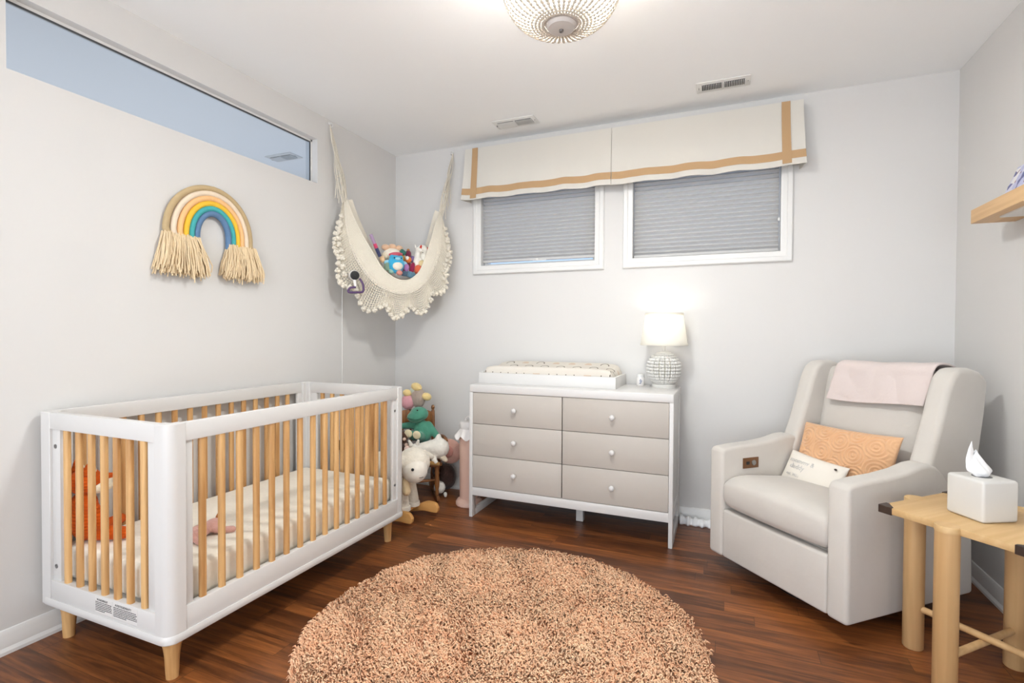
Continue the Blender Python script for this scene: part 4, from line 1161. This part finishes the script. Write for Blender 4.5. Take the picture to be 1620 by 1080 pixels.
pillow('apricot_pillow', 'apricot lumbar pillow with ruffled rosettes leaning on the armchair back', 0.50, 0.265, 0.12,
       Matrix.Translation((0.345, 0.515, 0.612)) @ Euler((math.radians(-20), math.radians(-1), 0)).to_matrix().to_4x4(), 'orangepillow', ros, 170, 96)
cpil = pillow('cream_pillow', 'small cream canvas pillow with grey lettering in front of apricot pillow', 0.335, 0.185, 0.085,
       Matrix.Translation((0.265, 0.405, 0.500)) @ Euler((math.radians(-26), math.radians(3), math.radians(-4))).to_matrix().to_4x4(), 'creampillow')
RX = Matrix.Rotation(PI / 2, 4, 'X')
def ptext(body, size, x, z, y=-0.0445):
    me_o = text_mesh('lettering', body, size, Matrix.Translation((x, y, z)) @ RX, 'greyink', cpil, 0.0012, 'LEFT')
ptext('mommy &', 0.034, -0.118, 0.028, -0.0400); ptext('daddy', 0.036, -0.105, -0.004, -0.0422); ptext('est. 2021', 0.021, -0.110, -0.042, -0.0390)
b = bmesh.new(); ell(b, (0.128, -0.031, 0.060), (0.008, 0.004, 0.005), sub=2); obj('button', b, 'bracket', cpil, 180)

# blush blanket over the top of the chair back
path = smooth_curve([(0.640, 0.872), (0.650, 0.915), (0.672, 0.985), (0.690, 1.038), (0.722, 1.058), (0.775, 1.056), (0.83, 1.030), (0.862, 0.97), (0.862, 0.90)], 60)
b = bmesh.new()
def blf(u, v):
    k = min(v * 59, 58.999); i = int(k); p = path[i].lerp(path[i + 1], k - i)
    n_ = noise.noise(Vector((u * 4, v * 5, 1.3))) * 0.008 + 0.004 * math.sin(u * 15 + v * 9) * max(0, 1 - v * 1.6)
    x = 0.165 + 0.455 * u + 0.020 * (1 - v) * (u - 0.5) + 0.045 * v
    drop = -0.012 * (1 - v) * math.sin(u * PI * 1.2 + 0.8)
    return (x, p[0] - abs(n_) * 1.2 - 0.008, p[1] + drop + (0.009 + n_ if v > 0.3 else 0))
grid(b, blf, 60, 70)
o = obj('blush_blanket', b, 'blush', None, 180, mods=[('SOLIDIFY', dict(thickness=0.010, offset=0.0)), ('SUBSURF', dict(levels=1))])
o.matrix_world = TC; tag(o, 'pale blush muslin blanket draped over the armchair back', 'blanket')

# ------------------------------------------------------------------ side table and tissue box
TX, TY, TZ = 3.300, -1.212, 0.578
t = thing('side_table', 'pale wood side table with round legs and dark corner caps', 'side table', (TX, TY, 0), math.radians(45), local=True)
hs = 0.215
b = bmesh.new(); box(b, (-hs, -hs, TZ - 0.024), (hs, hs, TZ), 0.003)
for (lx_, ly_) in ((hs, 0), (-hs, 0), (0, hs), (0, -hs)): lathe(b, [(0, TZ - 0.020), (0.0355, TZ - 0.020), (0.0355, TZ - 0.003), (0.033, TZ + 0.0006), (0, TZ + 0.0006)], (lx_, ly_, 0), seg=32)
obj('table_top', b, 'lightwood', t)
for (lx_, ly_) in ((hs, 0), (-hs, 0), (0, hs), (0, -hs)):
    b = bmesh.new(); lathe(b, [(0, 0.0), (0.031, 0.0), (0.034, 0.004), (0.034, TZ - 0.0202), (0, TZ - 0.0202)], (lx_, ly_, 0), seg=32); obj('leg', b, 'ashleg', t, 50)
b = bmesh.new(); tube(b, [(-hs, 0, 0.137), (hs, 0, 0.137)], 0.012, 16); obj('stretcher', b, 'ashleg', t)
b = bmesh.new(); tube(b, [(0, -hs, 0.160), (0, hs, 0.160)], 0.012, 16); obj('stretcher', b, 'ashleg', t)
for sx in (-1, 1):
    for sy_ in (-1, 1):
        b = bmesh.new(); e_ = hs + 0.0025; q = 0.046
        prism(b, [(sx * e_, sy_ * e_), (sx * (e_ - q), sy_ * e_), (sx * (e_ - q), sy_ * (e_ - 0.012)), (sx * (e_ - 0.012), sy_ * (e_ - q)), (sx * e_, sy_ * (e_ - q))], 2, TZ - 0.0265, TZ + 0.0025, 0.0015, 1)
        obj('corner_cap', b, 'bracket', t, label='dark bronze corner cap')
bx = Matrix.Translation((3.286, -1.222, TZ)) @ Matrix.Rotation(math.radians(28), 4, 'Z')
t = thing('tissue_box', 'white square tissue box cover standing on the side table', 'tissue box', (3.286, -1.222, TZ), math.radians(28), local=True)
b = bmesh.new(); box(b, (-0.066, -0.066, 0.0008), (0.066, 0.066, 0.140), 0.010, 4); cv_ = obj('cover', b, 'ceramic', t, 50)
b = bmesh.new(); lathe(b, [(0, 0.1402), (0.028, 0.1402), (0.026, 0.1408), (0, 0.1408)], (0, 0, 0), seg=24); obj('slot', b, 'dark_seal', cv_)
b = bmesh.new()
def tis(u, v):
    a = 2 * PI * u
    w = (0.022 + 0.026 * min(1, v * 5)) * (1 - 0.62 * v)
    fold = 1 + 0.16 * math.sin(4 * a + 5 * v) + 0.10 * math.sin(7 * a)
    x = w * math.cos(a) * fold - 0.020 * v - 0.012 * v * v
    y = 0.42 * w * math.sin(a) * fold * (1 - 0.6 * v) + 0.016 * v
    h = 0.139 + 0.078 * v + (0.052 * max(0, math.cos(a - 2.7)) ** 2 + 0.012 * math.cos(a)) * v
    return (x * (1 - 0.55 * v ** 3), y, h)
grid(b, tis, 48, 16); bmesh.ops.remove_doubles(b, verts=b.verts[:], dist=1e-5); obj('tissue', b, 'tissue', t, 40, mods=[('SOLIDIFY', dict(thickness=0.0012, offset=0.0))])

# ------------------------------------------------------------------ wall shelf
t = thing('wall_shelf', 'pale wood floating shelf high on the right wall', 'shelf', (3.534, -1.1, 1.69))
b = bmesh.new(); box(b, (3.458, -1.75, 1.692), (W - 0.0005, -0.602, 1.752), 0.002); obj('board', b, wood_mat('shelf_pine', S(206, 164, 112), S(226, 188, 138), 1, 0.5), t)
b = bmesh.new(); box(b, (3.5, -1.6, 1.686), (W - 0.0006, -0.75, 1.6925)); obj('mounting_plate', b, 'trim', t)
t = thing('board_book', 'blue and white picture book leaning back on the wall shelf', 'book', (3.52, -0.93, 1.752))
lean_m = Matrix.Translation((3.490, -0.80, 1.7535)) @ Euler((0, math.radians(22), 0)).to_matrix().to_4x4()
WM[t.name] = Matrix.Translation(t.location).inverted()
def leaned(b): b.transform(lean_m); return b
b = bmesh.new(); box(b, (0.0, -0.24, 0), (0.014, 0.0, 0.125), 0.001); obj('pages', leaned(b), 'paper', t)
BK = bpy.data.materials.new('printed_cover'); BK.use_nodes = True
nt = BK.node_tree; vo = nt.nodes.new('ShaderNodeTexVoronoi'); vo.inputs['Scale'].default_value = 38
tc = nt.nodes.new('ShaderNodeTexCoord'); nt.links.new(tc.outputs['Object'], vo.inputs['Vector'])
rp = nt.nodes.new('ShaderNodeValToRGB'); sp = nt.nodes.new('ShaderNodeSeparateColor'); nt.links.new(vo.outputs['Color'], sp.inputs[0]); nt.links.new(sp.outputs[0], rp.inputs['Fac'])
el_ = rp.color_ramp.elements; rp.color_ramp.interpolation = 'CONSTANT'
el_[0].color = S(214, 214, 232); el_[1].position = 0.8; el_[1].color = S(92, 96, 150)
for p_, c_ in ((0.3, S(190, 192, 222)), (0.5, S(236, 234, 236)), (0.65, S(150, 110, 124))): q = el_.new(p_); q.color = c_
nt.links.new(rp.outputs['Color'], nt.nodes['Principled BSDF'].inputs['Base Color'])
b = bmesh.new(); box(b, (-0.003, -0.242, -0.0005), (-0.0002, 0.002, 0.127), 0.0008); box(b, (-0.0002, 0.0004, -0.0005), (0.0142, 0.002, 0.127)); obj('cover', leaned(b), BK, t)
b = bmesh.new(); box(b, (-0.0036, -0.242, 0.0), (-0.0031, 0.002, 0.016)); obj('cover_band', leaned(b), mat('navy_print', S(66, 74, 130), 0.5), t)

# ------------------------------------------------------------------ diaper pail
px_, py_ = 0.824, -0.285
t = thing('diaper_pail', 'blush pink cylindrical diaper pail with white lid beside the dresser', 'pail', (px_, py_, 0))
b = bmesh.new(); lathe(b, [(0, 0.0), (0.088, 0.0), (0.093, 0.006), (0.092, 0.026), (0.082, 0.040), (0.070, 0.050), (0, 0.050)], (px_, py_, 0), seg=40); obj('base', b, 'pailpink', t)
b = bmesh.new(); lathe(b, [(0, 0.048), (0.066, 0.048), (0.068, 0.30), (0.070, 0.475), (0, 0.475)], (px_, py_, 0), seg=40); obj('body', b, 'pailpink', t)
b = bmesh.new()
def frill(u, v):
    a = 2 * PI * u; r_ = 0.066 + 0.030 * v ** 1.2 * (1 + 0.25 * math.sin(7 * a)); return (px_ + r_ * math.cos(a), py_ + r_ * math.sin(a), 0.535 - 0.060 * v + 0.014 * v * math.sin(7 * a + 1.2))
grid(b, frill, 80, 8); bmesh.ops.remove_doubles(b, verts=b.verts[:], dist=1e-5); obj('bag_frill', b, 'bag', t, 60, mods=[('SOLIDIFY', dict(thickness=0.0015, offset=0.0))])
b = bmesh.new()
def frill2(u, v):
    p = frill(u, 0.2 + v * 0.75); c_ = Vector((px_, py_, 0)); q = Vector(p); d_ = (q - c_); d_.z = 0
    return q - d_ * 0.03 + Vector((0, 0, -0.006))
grid(b, frill2, 80, 6); bmesh.ops.remove_doubles(b, verts=b.verts[:], dist=1e-5); obj('bag_lining', b, 'bagorange', t, 60, mods=[('SOLIDIFY', dict(thickness=0.001, offset=0.0))])
b = bmesh.new(); lathe(b, [(0, 0.47), (0.064, 0.47), (0.066, 0.535), (0.069, 0.54), (0.069, 0.572), (0.062, 0.583), (0.045, 0.588), (0, 0.588)], (px_, py_, 0), seg=40); lid = obj('lid', b, 'pailwhite', t)
b = bmesh.new(); tube(b, [(px_ - 0.024 + 0.002, py_ - 0.01, 0.586)] + [(px_ + 0.024 * -math.cos(a), py_ - 0.01, 0.590 + 0.026 * math.sin(a)) for a in [PI * k / 10 for k in range(11)]] + [(px_ + 0.022, py_ - 0.01, 0.586)], 0.006, 10); obj('handle', b, 'pailwhite', lid, 60)

# ------------------------------------------------------------------ crumpled white cloth by the wall
b = bmesh.new()
def crum(u, v):
    x = 2.215 + 0.22 * u; a = PI * v
    n_ = 0.012 * noise.noise(Vector((u * 9, v * 4, 0.7))) + 0.006 * math.sin(u * 33)
    return (x, -0.060 - (0.034 + n_) * math.cos(a), 0.001 + (0.045 + n_) * math.sin(a) * (1 - 0.25 * u))
grid(b, crum, 60, 14); o = obj('white_cloth', b, 'tissue', None, 180, mods=[('SOLIDIFY', dict(thickness=0.003, offset=-1.0))]); recenter(o)
tag(o, 'crumpled white cloth on the floor between dresser and armchair', 'cloth')

# ------------------------------------------------------------------ rocking sheep
SH = plushm('cream_fleece', S(240, 232, 216), 0.6, 80); SHF = plushm('pale_face_plush', S(242, 235, 222), 0.1)
t = thing('rocking_sheep', 'cream plush rocking sheep on beech rockers behind the crib', 'rocking toy', (0.42, -0.68, 0))
for y in (-0.815, -0.585):
    b = bmesh.new(); xo_ = 0.045 if y > -0.7 else 0.0
    up = smooth_curve([(0.06, 0.075), (0.12, 0.085), (0.22, 0.062), (0.38, 0.050), (0.53, 0.058), (0.62, 0.092), (0.685, 0.090), (0.712, 0.060)], 40)
    lo_ = smooth_curve([(0.712, 0.060), (0.703, 0.030), (0.660, 0.028), (0.60, 0.030), (0.48, 0.006), (0.38, 0.0008), (0.26, 0.006), (0.14, 0.030), (0.07, 0.030), (0.06, 0.075)], 44)
    prism(b, [(p[0] + xo_, p[1]) for p in up[:-1]] + [(p[0] + xo_, p[1]) for p in lo_[:-1]], 1, y - 0.013, y + 0.013, 0.003, 2, 40); obj('rocker', b, 'honey', t)
for xa in (0.20, 0.555):
    b = bmesh.new(); box(b, (xa, -0.80, 0.054), (xa + 0.055, -0.59, 0.068), 0.003); obj('cross_slat', b, 'honey', t)
b = bmesh.new(); ell(b, (0.40, -0.68, 0.30), (0.19, 0.115, 0.115))
for (lx_, ly_, lean) in ((0.575, -0.735, 0.012), (0.575, -0.63, 0.012), (0.235, -0.74, -0.01), (0.235, -0.62, -0.01)):
    cap_(b, (lx_ - lean * 2, ly_, 0.24), (lx_ + lean, ly_, 0.108), 0.048, 0.042)
cap_(b, (0.50, -0.68, 0.33), (0.60, -0.685, 0.36), 0.08, 0.075)
soft('body', b, SH, t, 0.010)
b = bmesh.new(); ell(b, (0.640, -0.700, 0.372), (0.105, 0.105, 0.098)); cap_(b, (0.655, -0.61, 0.41), (0.70, -0.575, 0.385), 0.03, 0.018); cap_(b, (0.60, -0.80, 0.40), (0.60, -0.84, 0.37), 0.03, 0.018); hd = soft('head', b, SH, t, 0.008)
b = bmesh.new(); ell(b, (0.672, -0.735, 0.338), (0.082, 0.080, 0.085)); fc = soft('face', b, SHF, hd, 0.008)
fd = Vector((0.55, -0.83, 0)).normalized()
eyes(fc, [Vector((0.672, -0.735, 0.350)) + Vector((0.40, -0.91, 0.10)).normalized() * 0.082, Vector((0.672, -0.735, 0.350)) + Vector((0.62, 0.77, 0.10)).normalized() * 0.082], 0.0095)
b = bmesh.new(); tube(b, [Vector((0.672, -0.735, 0.338)) + Vector((math.cos(a), math.sin(a), -0.42 - 0.04 * math.cos((a + 0.44) * 5))).normalized() * 0.0835 for a in [-0.62 + 0.36 * k / 8 for k in range(9)]], 0.0016, 6); obj('mouth', b, 'black', fc, 60)
b = bmesh.new(); cap_(b, (0.628, -0.772, 0.275), (0.640, -0.778, 0.205), 0.022, 0.028); soft('chest_patch', b, plushm('oat_plush', S(222, 198, 158)), t, 0.007)
for (lx_, ly_) in ((0.588, -0.735), (0.588, -0.63), (0.226, -0.74), (0.226, -0.62)):
    b = bmesh.new(); lathe(b, [(0, 0.0685), (0.044, 0.0685), (0.046, 0.074), (0.044, 0.096), (0, 0.096)], (lx_, ly_, 0), seg=24); obj('hoof', b, SHF, t, 60)

# ------------------------------------------------------------------ child's rocking chair
RA = math.radians(39.7); RCX, RCY = 0.405, -0.312
t = thing('child_rocking_chair', "small brown wooden child's rocking chair piled with plush toys", 'rocking chair', (RCX, RCY, 0), RA, local=True)
TR = Matrix.Translation((RCX, RCY, 0)) @ Matrix.Rotation(RA, 4, 'Z')
b = bmesh.new(); prism(b, [(-0.150, 0.120), (0.150, 0.120), (0.170, -0.125), (0.150, -0.145), (-0.150, -0.145), (-0.170, -0.125)], 2, 0.252, 0.276, 0.006, 3); obj('seat', b, 'maple', t)
turned = [(0.012, 0.0), (0.014, 0.03), (0.011, 0.045), (0.017, 0.07), (0.019, 0.11), (0.014, 0.15), (0.0175, 0.165), (0.014, 0.18), (0.019, 0.205), (0.016, 0.228)]
for sx in (-1, 1):
    for (yy) in (-0.110, 0.095):
        b = bmesh.new(); lathe(b, [(0, 0)] + turned + [(0, 0.228)], (sx * 0.135, yy, 0.034), seg=16); obj('leg', b, 'maple', t)
    b = bmesh.new(); n = 24
    up = [(-0.165 + 0.405 * k / n, 0.036 + 0.36 * (-0.165 + 0.405 * k / n) ** 2) for k in range(n + 1)]
    prism(b, up + [(y, z - 0.034) for y, z in up[::-1]], 0, sx * 0.135 - 0.010, sx * 0.135 + 0.010, 0.003, 2, 50); obj('rocker', b, 'maple', t)
    b = bmesh.new(); pr = [(0.012, 0.0), (0.013, 0.06), (0.010, 0.07), (0.015, 0.09), (0.0145, 0.16), (0.010, 0.175), (0.014, 0.20), (0.0135, 0.335), (0.009, 0.345), (0.014, 0.36), (0.012, 0.372), (0.006, 0.380)]
    lathe(b, [(0, 0)] + pr + [(0, 0.381)], (sx * 0.140, 0.100, 0.274), (0, 0.10, 1), 16); obj('back_post', b, 'maple', t)
    b = bmesh.new(); tube(b, smooth_curve([(sx * 0.145, 0.112, 0.425), (sx * 0.175, 0.03, 0.438), (sx * 0.188, -0.08, 0.446), (sx * 0.190, -0.125, 0.440), (sx * 0.190, -0.142, 0.425)], 16), [0.012] * 6 + [0.015] * 5 + [0.018] * 4 + [0.014], 12); obj('armrest', b, 'maple', t, 60)
    b = bmesh.new(); lathe(b, [(0, 0), (0.009, 0), (0.013, 0.04), (0.009, 0.07), (0.014, 0.11), (0.010, 0.168), (0, 0.168)], (sx * 0.158, -0.085, 0.274), (sx * 0.12, 0, 1), 14); obj('arm_post', b, 'maple', t)
b = bmesh.new(); prism(b, [(-0.140, 0.525), (0.140, 0.525), (0.140, 0.600), (0.08, 0.622), (0, 0.630), (-0.08, 0.622), (-0.140, 0.600)], 1, 0.118, 0.136, 0.004, 2); obj('crest_rail', b, 'maple', t)
for k in range(4):
    x = -0.085 + 0.057 * k
    b = bmesh.new(); tube(b, [(x, 0.104, 0.272), (x, 0.118, 0.40), (x, 0.128, 0.53)], [0.006, 0.009, 0.006], 10); obj('spindle', b, 'maple', t, 60)
b = bmesh.new(); tube(b, [(-0.135, -0.110, 0.150), (0, -0.110, 0.150), (0.135, -0.110, 0.150)], [0.008, 0.012, 0.008], 10); obj('stretcher', b, 'maple', t, 60)
for sx in (-1, 1):
    b = bmesh.new(); tube(b, [(sx * 0.135, -0.110, 0.130), (sx * 0.135, 0.095, 0.130)], 0.008, 10); obj('stretcher', b, 'maple', t, 60)

# plush toys on and around the rocking chair ---------------------------------
TE = plushm('teal_plush', S(84, 152, 128)); TEC = plushm('pale_sole_plush', S(238, 226, 190))
t = thing('teal_dinosaur', 'teal plush dinosaur sitting on top of the toy pile on the rocking chair', 'plush toy', (0.43, -0.29, 0.40))
b = bmesh.new(); ell(b, (0.440, -0.285, 0.468), (0.070, 0.062, 0.078)); ell(b, (0.425, -0.290, 0.525), (0.05, 0.045, 0.05))
cap_(b, (0.475, -0.262, 0.525), (0.545, -0.262, 0.455), 0.032, 0.026); cap_(b, (0.385, -0.315, 0.530), (0.310, -0.335, 0.520), 0.030, 0.024)
cap_(b, (0.460, -0.335, 0.455), (0.477, -0.395, 0.475), 0.036, 0.030); cap_(b, (0.405, -0.345, 0.455), (0.411, -0.40, 0.480), 0.036, 0.030)
soft('body', b, TE, t)
b = bmesh.new(); ell(b, (0.425, -0.305, 0.612), (0.070, 0.062, 0.052)); ell(b, (0.412, -0.335, 0.592), (0.062, 0.055, 0.042)); hd = soft('head', b, TE, t)
b = bmesh.new(); tube(b, [Vector((0.412, -0.335, 0.592)) + Vector((0.064 * math.cos(a), 0.057 * math.sin(a), -0.006 + 0.004 * math.cos(3 * a))) for a in [-2.9 + 2.7 * k / 16 for k in range(17)]], 0.0018, 6); obj('mouth_seam', b, plushm('dark_teal_thread', S(44, 96, 80), 0.1), hd, 60)
eyes(hd, [(0.440, -0.352, 0.644), (0.368, -0.338, 0.640)], 0.006)
for (x, y, z) in ((0.478, -0.418, 0.482), (0.412, -0.424, 0.488)):
    b = bmesh.new(); ell(b, (x, y, z), (0.029, 0.012, 0.031), (0.2, 0, 0.3)); obj('sole', b, TEC, t, 180)
BR = plushm('brown_plush', S(86, 60, 48), 0.7, 60); BRC = plushm('pink_beige_felt', S(226, 196, 178), 0.1)
t = thing('brown_bear', 'dark brown plush bear lying left of the teal dinosaur', 'plush toy', (0.315, -0.37, 0.28))
b = bmesh.new(); ell(b, (0.355, -0.405, 0.36), (0.058, 0.050, 0.085)); ell(b, (0.358, -0.425, 0.462), (0.050, 0.046, 0.046)); cap_(b, (0.385, -0.42, 0.41), (0.415, -0.45, 0.41), 0.025, 0.020)
soft('body', b, BR, t)
for (x, y, z, r_) in ((0.368, -0.462, 0.492, 0.014), (0.405, -0.462, 0.455, 0.012), (0.428, -0.470, 0.418, 0.014)):
    b = bmesh.new(); ell(b, (x, y, z), r_, sub=2); obj('pale_patch', b, BRC, t, 180)
eyes(t, [(0.388, -0.462, 0.474)], 0.005)
BU = plushm('slate_blue_plush', S(96, 106, 142), 0.6, 70)
t = thing('slate_blue_plush', 'slate blue shaggy plush under the teal dinosaur', 'plush toy', (0.46, -0.29, 0.277))
b = bmesh.new(); ell(b, (0.455, -0.285, 0.345), (0.085, 0.07, 0.062)); cap_(b, (0.47, -0.33, 0.375), (0.49, -0.38, 0.39), 0.03, 0.026); ell(b, (0.525, -0.27, 0.385), (0.03, 0.03, 0.028)); soft('body', b, BU, t)
t = thing('white_unicorn_plush', 'white plush unicorn lying on its side across the rocking chair seat', 'plush toy', (0.55, -0.38, 0.277))
b = bmesh.new(); cap_(b, (0.500, -0.430, 0.375), (0.610, -0.335, 0.385), 0.052, 0.075); ell(b, (0.490, -0.445, 0.385), (0.05, 0.046, 0.046)); cap_(b, (0.60, -0.40, 0.33), (0.635, -0.42, 0.305), 0.022, 0.018); cap_(b, (0.600, -0.33, 0.455), (0.605, -0.33, 0.470), 0.022, 0.018); soft('body', b, WH, t)
b = bmesh.new(); cap_(b, (0.440, -0.478, 0.392), (0.452, -0.470, 0.392), 0.024, 0.026); soft('muzzle', b, plushm('petal_pink_plush', S(236, 208, 196)), t, 0.006)
for (p0_, p1_) in (((0.470, -0.475, 0.42), (0.460, -0.48, 0.448)), ((0.505, -0.45, 0.425), (0.515, -0.455, 0.452))):
    b = bmesh.new(); cap_(b, p0_, p1_, 0.016, 0.009); obj('ear', b, WH, t, 180)
b = bmesh.new(); cap_(b, (0.600, -0.435, 0.300), (0.650, -0.415, 0.296), 0.016, 0.014); hf = obj('gold_hoof', b, plushm('gold_lame', S(166, 128, 78), 0.2), t, 180)
b = bmesh.new(); cap_(b, (0.640, -0.345, 0.33), (0.668, -0.345, 0.308), 0.026, 0.018); soft('fluffy_tail', b, plushm('ecru_fluff', S(222, 208, 184), 0.9, 60), t, 0.006)
t = thing('pink_disc_cushion', 'round salmon pink cushion wedged between rocking chair and back wall', 'cushion', (0.575, -0.125, 0.225))
b = bmesh.new(); ell(b, (0.585, -0.135, 0.318), (0.092, 0.040, 0.095), (0.1, 0, 0.25)); o1 = obj('cover', b, plushm('salmon_plush', S(224, 176, 160), 0.4), t, 180)
b = bmesh.new(); ell(b, (0.592, -0.176, 0.325), (0.040, 0.010, 0.044), (0.1, 0, 0.25)); obj('inner_disc', b, plushm('rose_plush', S(212, 150, 138), 0.4), t, 180)
MK = plushm('dark_brown_plush', S(62, 42, 36), 0.5)
t = thing('brown_monkey', 'dark brown plush with a white paw on the floor behind rocking chair', 'plush toy', (0.54, -0.13, 0))
b = bmesh.new(); ell(b, (0.545, -0.130, 0.125), (0.085, 0.060, 0.100)); ell(b, (0.50, -0.135, 0.165), (0.06, 0.055, 0.06)); cap_(b, (0.56, -0.16, 0.09), (0.545, -0.19, 0.07), 0.034, 0.032); soft('body', b, MK, t)
b = bmesh.new(); ell(b, (0.548, -0.222, 0.068), (0.046, 0.036, 0.048)); soft('paw', b, WH, t)
b = bmesh.new(); cap_(b, (0.592, -0.215, 0.022), (0.600, -0.225, 0.012), 0.014, 0.010); obj('toe_tag', b, WH, t, 180)
GR = plushm('grey_plush', S(178, 162, 150)); YE = plushm('butter_yellow_plush', S(240, 214, 150)); PI_ = plushm('candy_pink_plush', S(224, 164, 172)); MI = plushm('mint_grey_plush', S(204, 212, 200))
t = thing('grey_plush', 'grey plush with butter yellow feet perched on the rocking chair back', 'plush toy', (0.35, -0.215, 0.63))
b = bmesh.new(); ell(b, (0.352, -0.205, 0.715), (0.058, 0.048, 0.082)); cap_(b, (0.385, -0.205, 0.71), (0.41, -0.20, 0.712), 0.022, 0.018); bd = soft('body', b, GR, t)
b = bmesh.new(); ell(b, (0.330, -0.205, 0.765), (0.046, 0.036, 0.044)); soft('collar', b, MI, t)
for (x, y, z, rx_, rz_) in ((0.346, -0.220, 0.795, 0.046, 0.032), (0.425, -0.205, 0.725, 0.040, 0.030), (0.275, -0.235, 0.748, 0.036, 0.028)):
    b = bmesh.new(); ell(b, (x, y, z), (rx_, 0.034, rz_), (0, 0.3, 0)); soft('foot', b, YE, t)
b = bmesh.new(); ell(b, (0.278, -0.232, 0.680), (0.056, 0.044, 0.058)); soft('pink_pouch', b, PI_, t)

# ------------------------------------------------------------------ round shag rug
RXc, RYc, RR = 1.672, -1.632, 0.788
rug = thing('round_rug', 'round blush pink shag rug in the middle of the floor', 'rug', (RXc, RYc, 0))
b = bmesh.new(); lathe(b, [(0, 0.0005), (RR - 0.02, 0.0005), (RR - 0.015, 0.006), (RR - 0.02, 0.010), (0, 0.010)], (RXc, RYc, 0), seg=96); obj('backing', b, mat('peach_backing', S(236, 176, 136), 0.95), rug)
N_ = 36000
rad = (RR - 0.018) * np.sqrt(rng.random(N_)); th = rng.random(N_) * 2 * PI
bx_, by_ = rad * np.cos(th), rad * np.sin(th)
# leaning in drifting directions so that the pile clumps
la = 2.2 * np.sin(bx_ * 9 + 1.0) + 2.0 * np.cos(by_ * 11 + bx_ * 5) + 1.1 * rng.standard_normal(N_)
ln = 0.014 + 0.017 * rng.random(N_)
hz = 0.026 + 0.012 * rng.random(N_) + 0.004 * np.sin(bx_ * 23) * np.cos(by_ * 21)
dx, dy = np.cos(la), np.sin(la)
edge = np.clip((rad - (RR - 0.10)) / 0.10, 0, 1)
dx = dx * (1 - 0.6 * edge) + np.cos(th) * 0.35 * edge; dy = dy * (1 - 0.6 * edge) + np.sin(th) * 0.35 * edge
hz = hz * (1 - 0.25 * edge)
cv = np.stack([np.stack([bx_, by_, np.full(N_, 0.006)], 1),
               np.stack([bx_ + dx * ln * 0.30, by_ + dy * ln * 0.30, 0.006 + hz * 0.60], 1),
               np.stack([bx_ + dx * ln * 0.75, by_ + dy * ln * 0.75, 0.006 + hz * 0.98], 1),
               np.stack([bx_ + dx * ln * 1.20, by_ + dy * ln * 1.20, 0.004 + hz * 0.86], 1)], 1)
rw = np.array([0.0030, 0.0036, 0.0038, 0.0026])
a0 = rng.random(N_) * 6.28
V = np.empty((N_, 4, 3, 3))
for k in range(3):
    a_ = a0 + 2 * PI * k / 3
    off = np.stack([np.cos(a_) * (0.35 + 0.65 * np.abs(dy)), np.sin(a_) * (0.35 + 0.65 * np.abs(dx)), 0.7 * np.sin(a_ * 1.0 + 0.8)], 1)
    V[:, :, k, :] = cv + off[:, None, :] * rw[None, :, None]
base = np.arange(N_)[:, None] * 12
qs = []
for r_ in range(3):
    for k in range(3):
        qs.append([r_ * 3 + k, r_ * 3 + (k + 1) % 3, (r_ + 1) * 3 + (k + 1) % 3, (r_ + 1) * 3 + k])
Q = (base[:, :, None] + np.array(qs)[None]).reshape(-1, 4)
T3 = (base + np.array([9, 10, 11])[None]).reshape(-1, 3)
me = bpy.data.meshes.new('pile')
me.vertices.add(N_ * 12); me.vertices.foreach_set('co', V.reshape(-1))
nl = Q.size + T3.size; npoly = len(Q) + len(T3)
me.loops.add(nl); me.loops.foreach_set('vertex_index', np.concatenate([Q.reshape(-1), T3.reshape(-1)]).astype(np.int32))
me.polygons.add(npoly)
ls_ = np.concatenate([np.arange(len(Q)) * 4, len(Q) * 4 + np.arange(len(T3)) * 3]).astype(np.int32)
me.polygons.foreach_set('loop_start', ls_)
me.polygons.foreach_set('use_smooth', np.ones(npoly, dtype=bool))
me.update(calc_edges=True); me.validate()
me.materials.append(M['rug'])
o = bpy.data.objects.new('pile', me); COL.objects.link(o); o.parent = rug; o['kind'] = 'stuff'
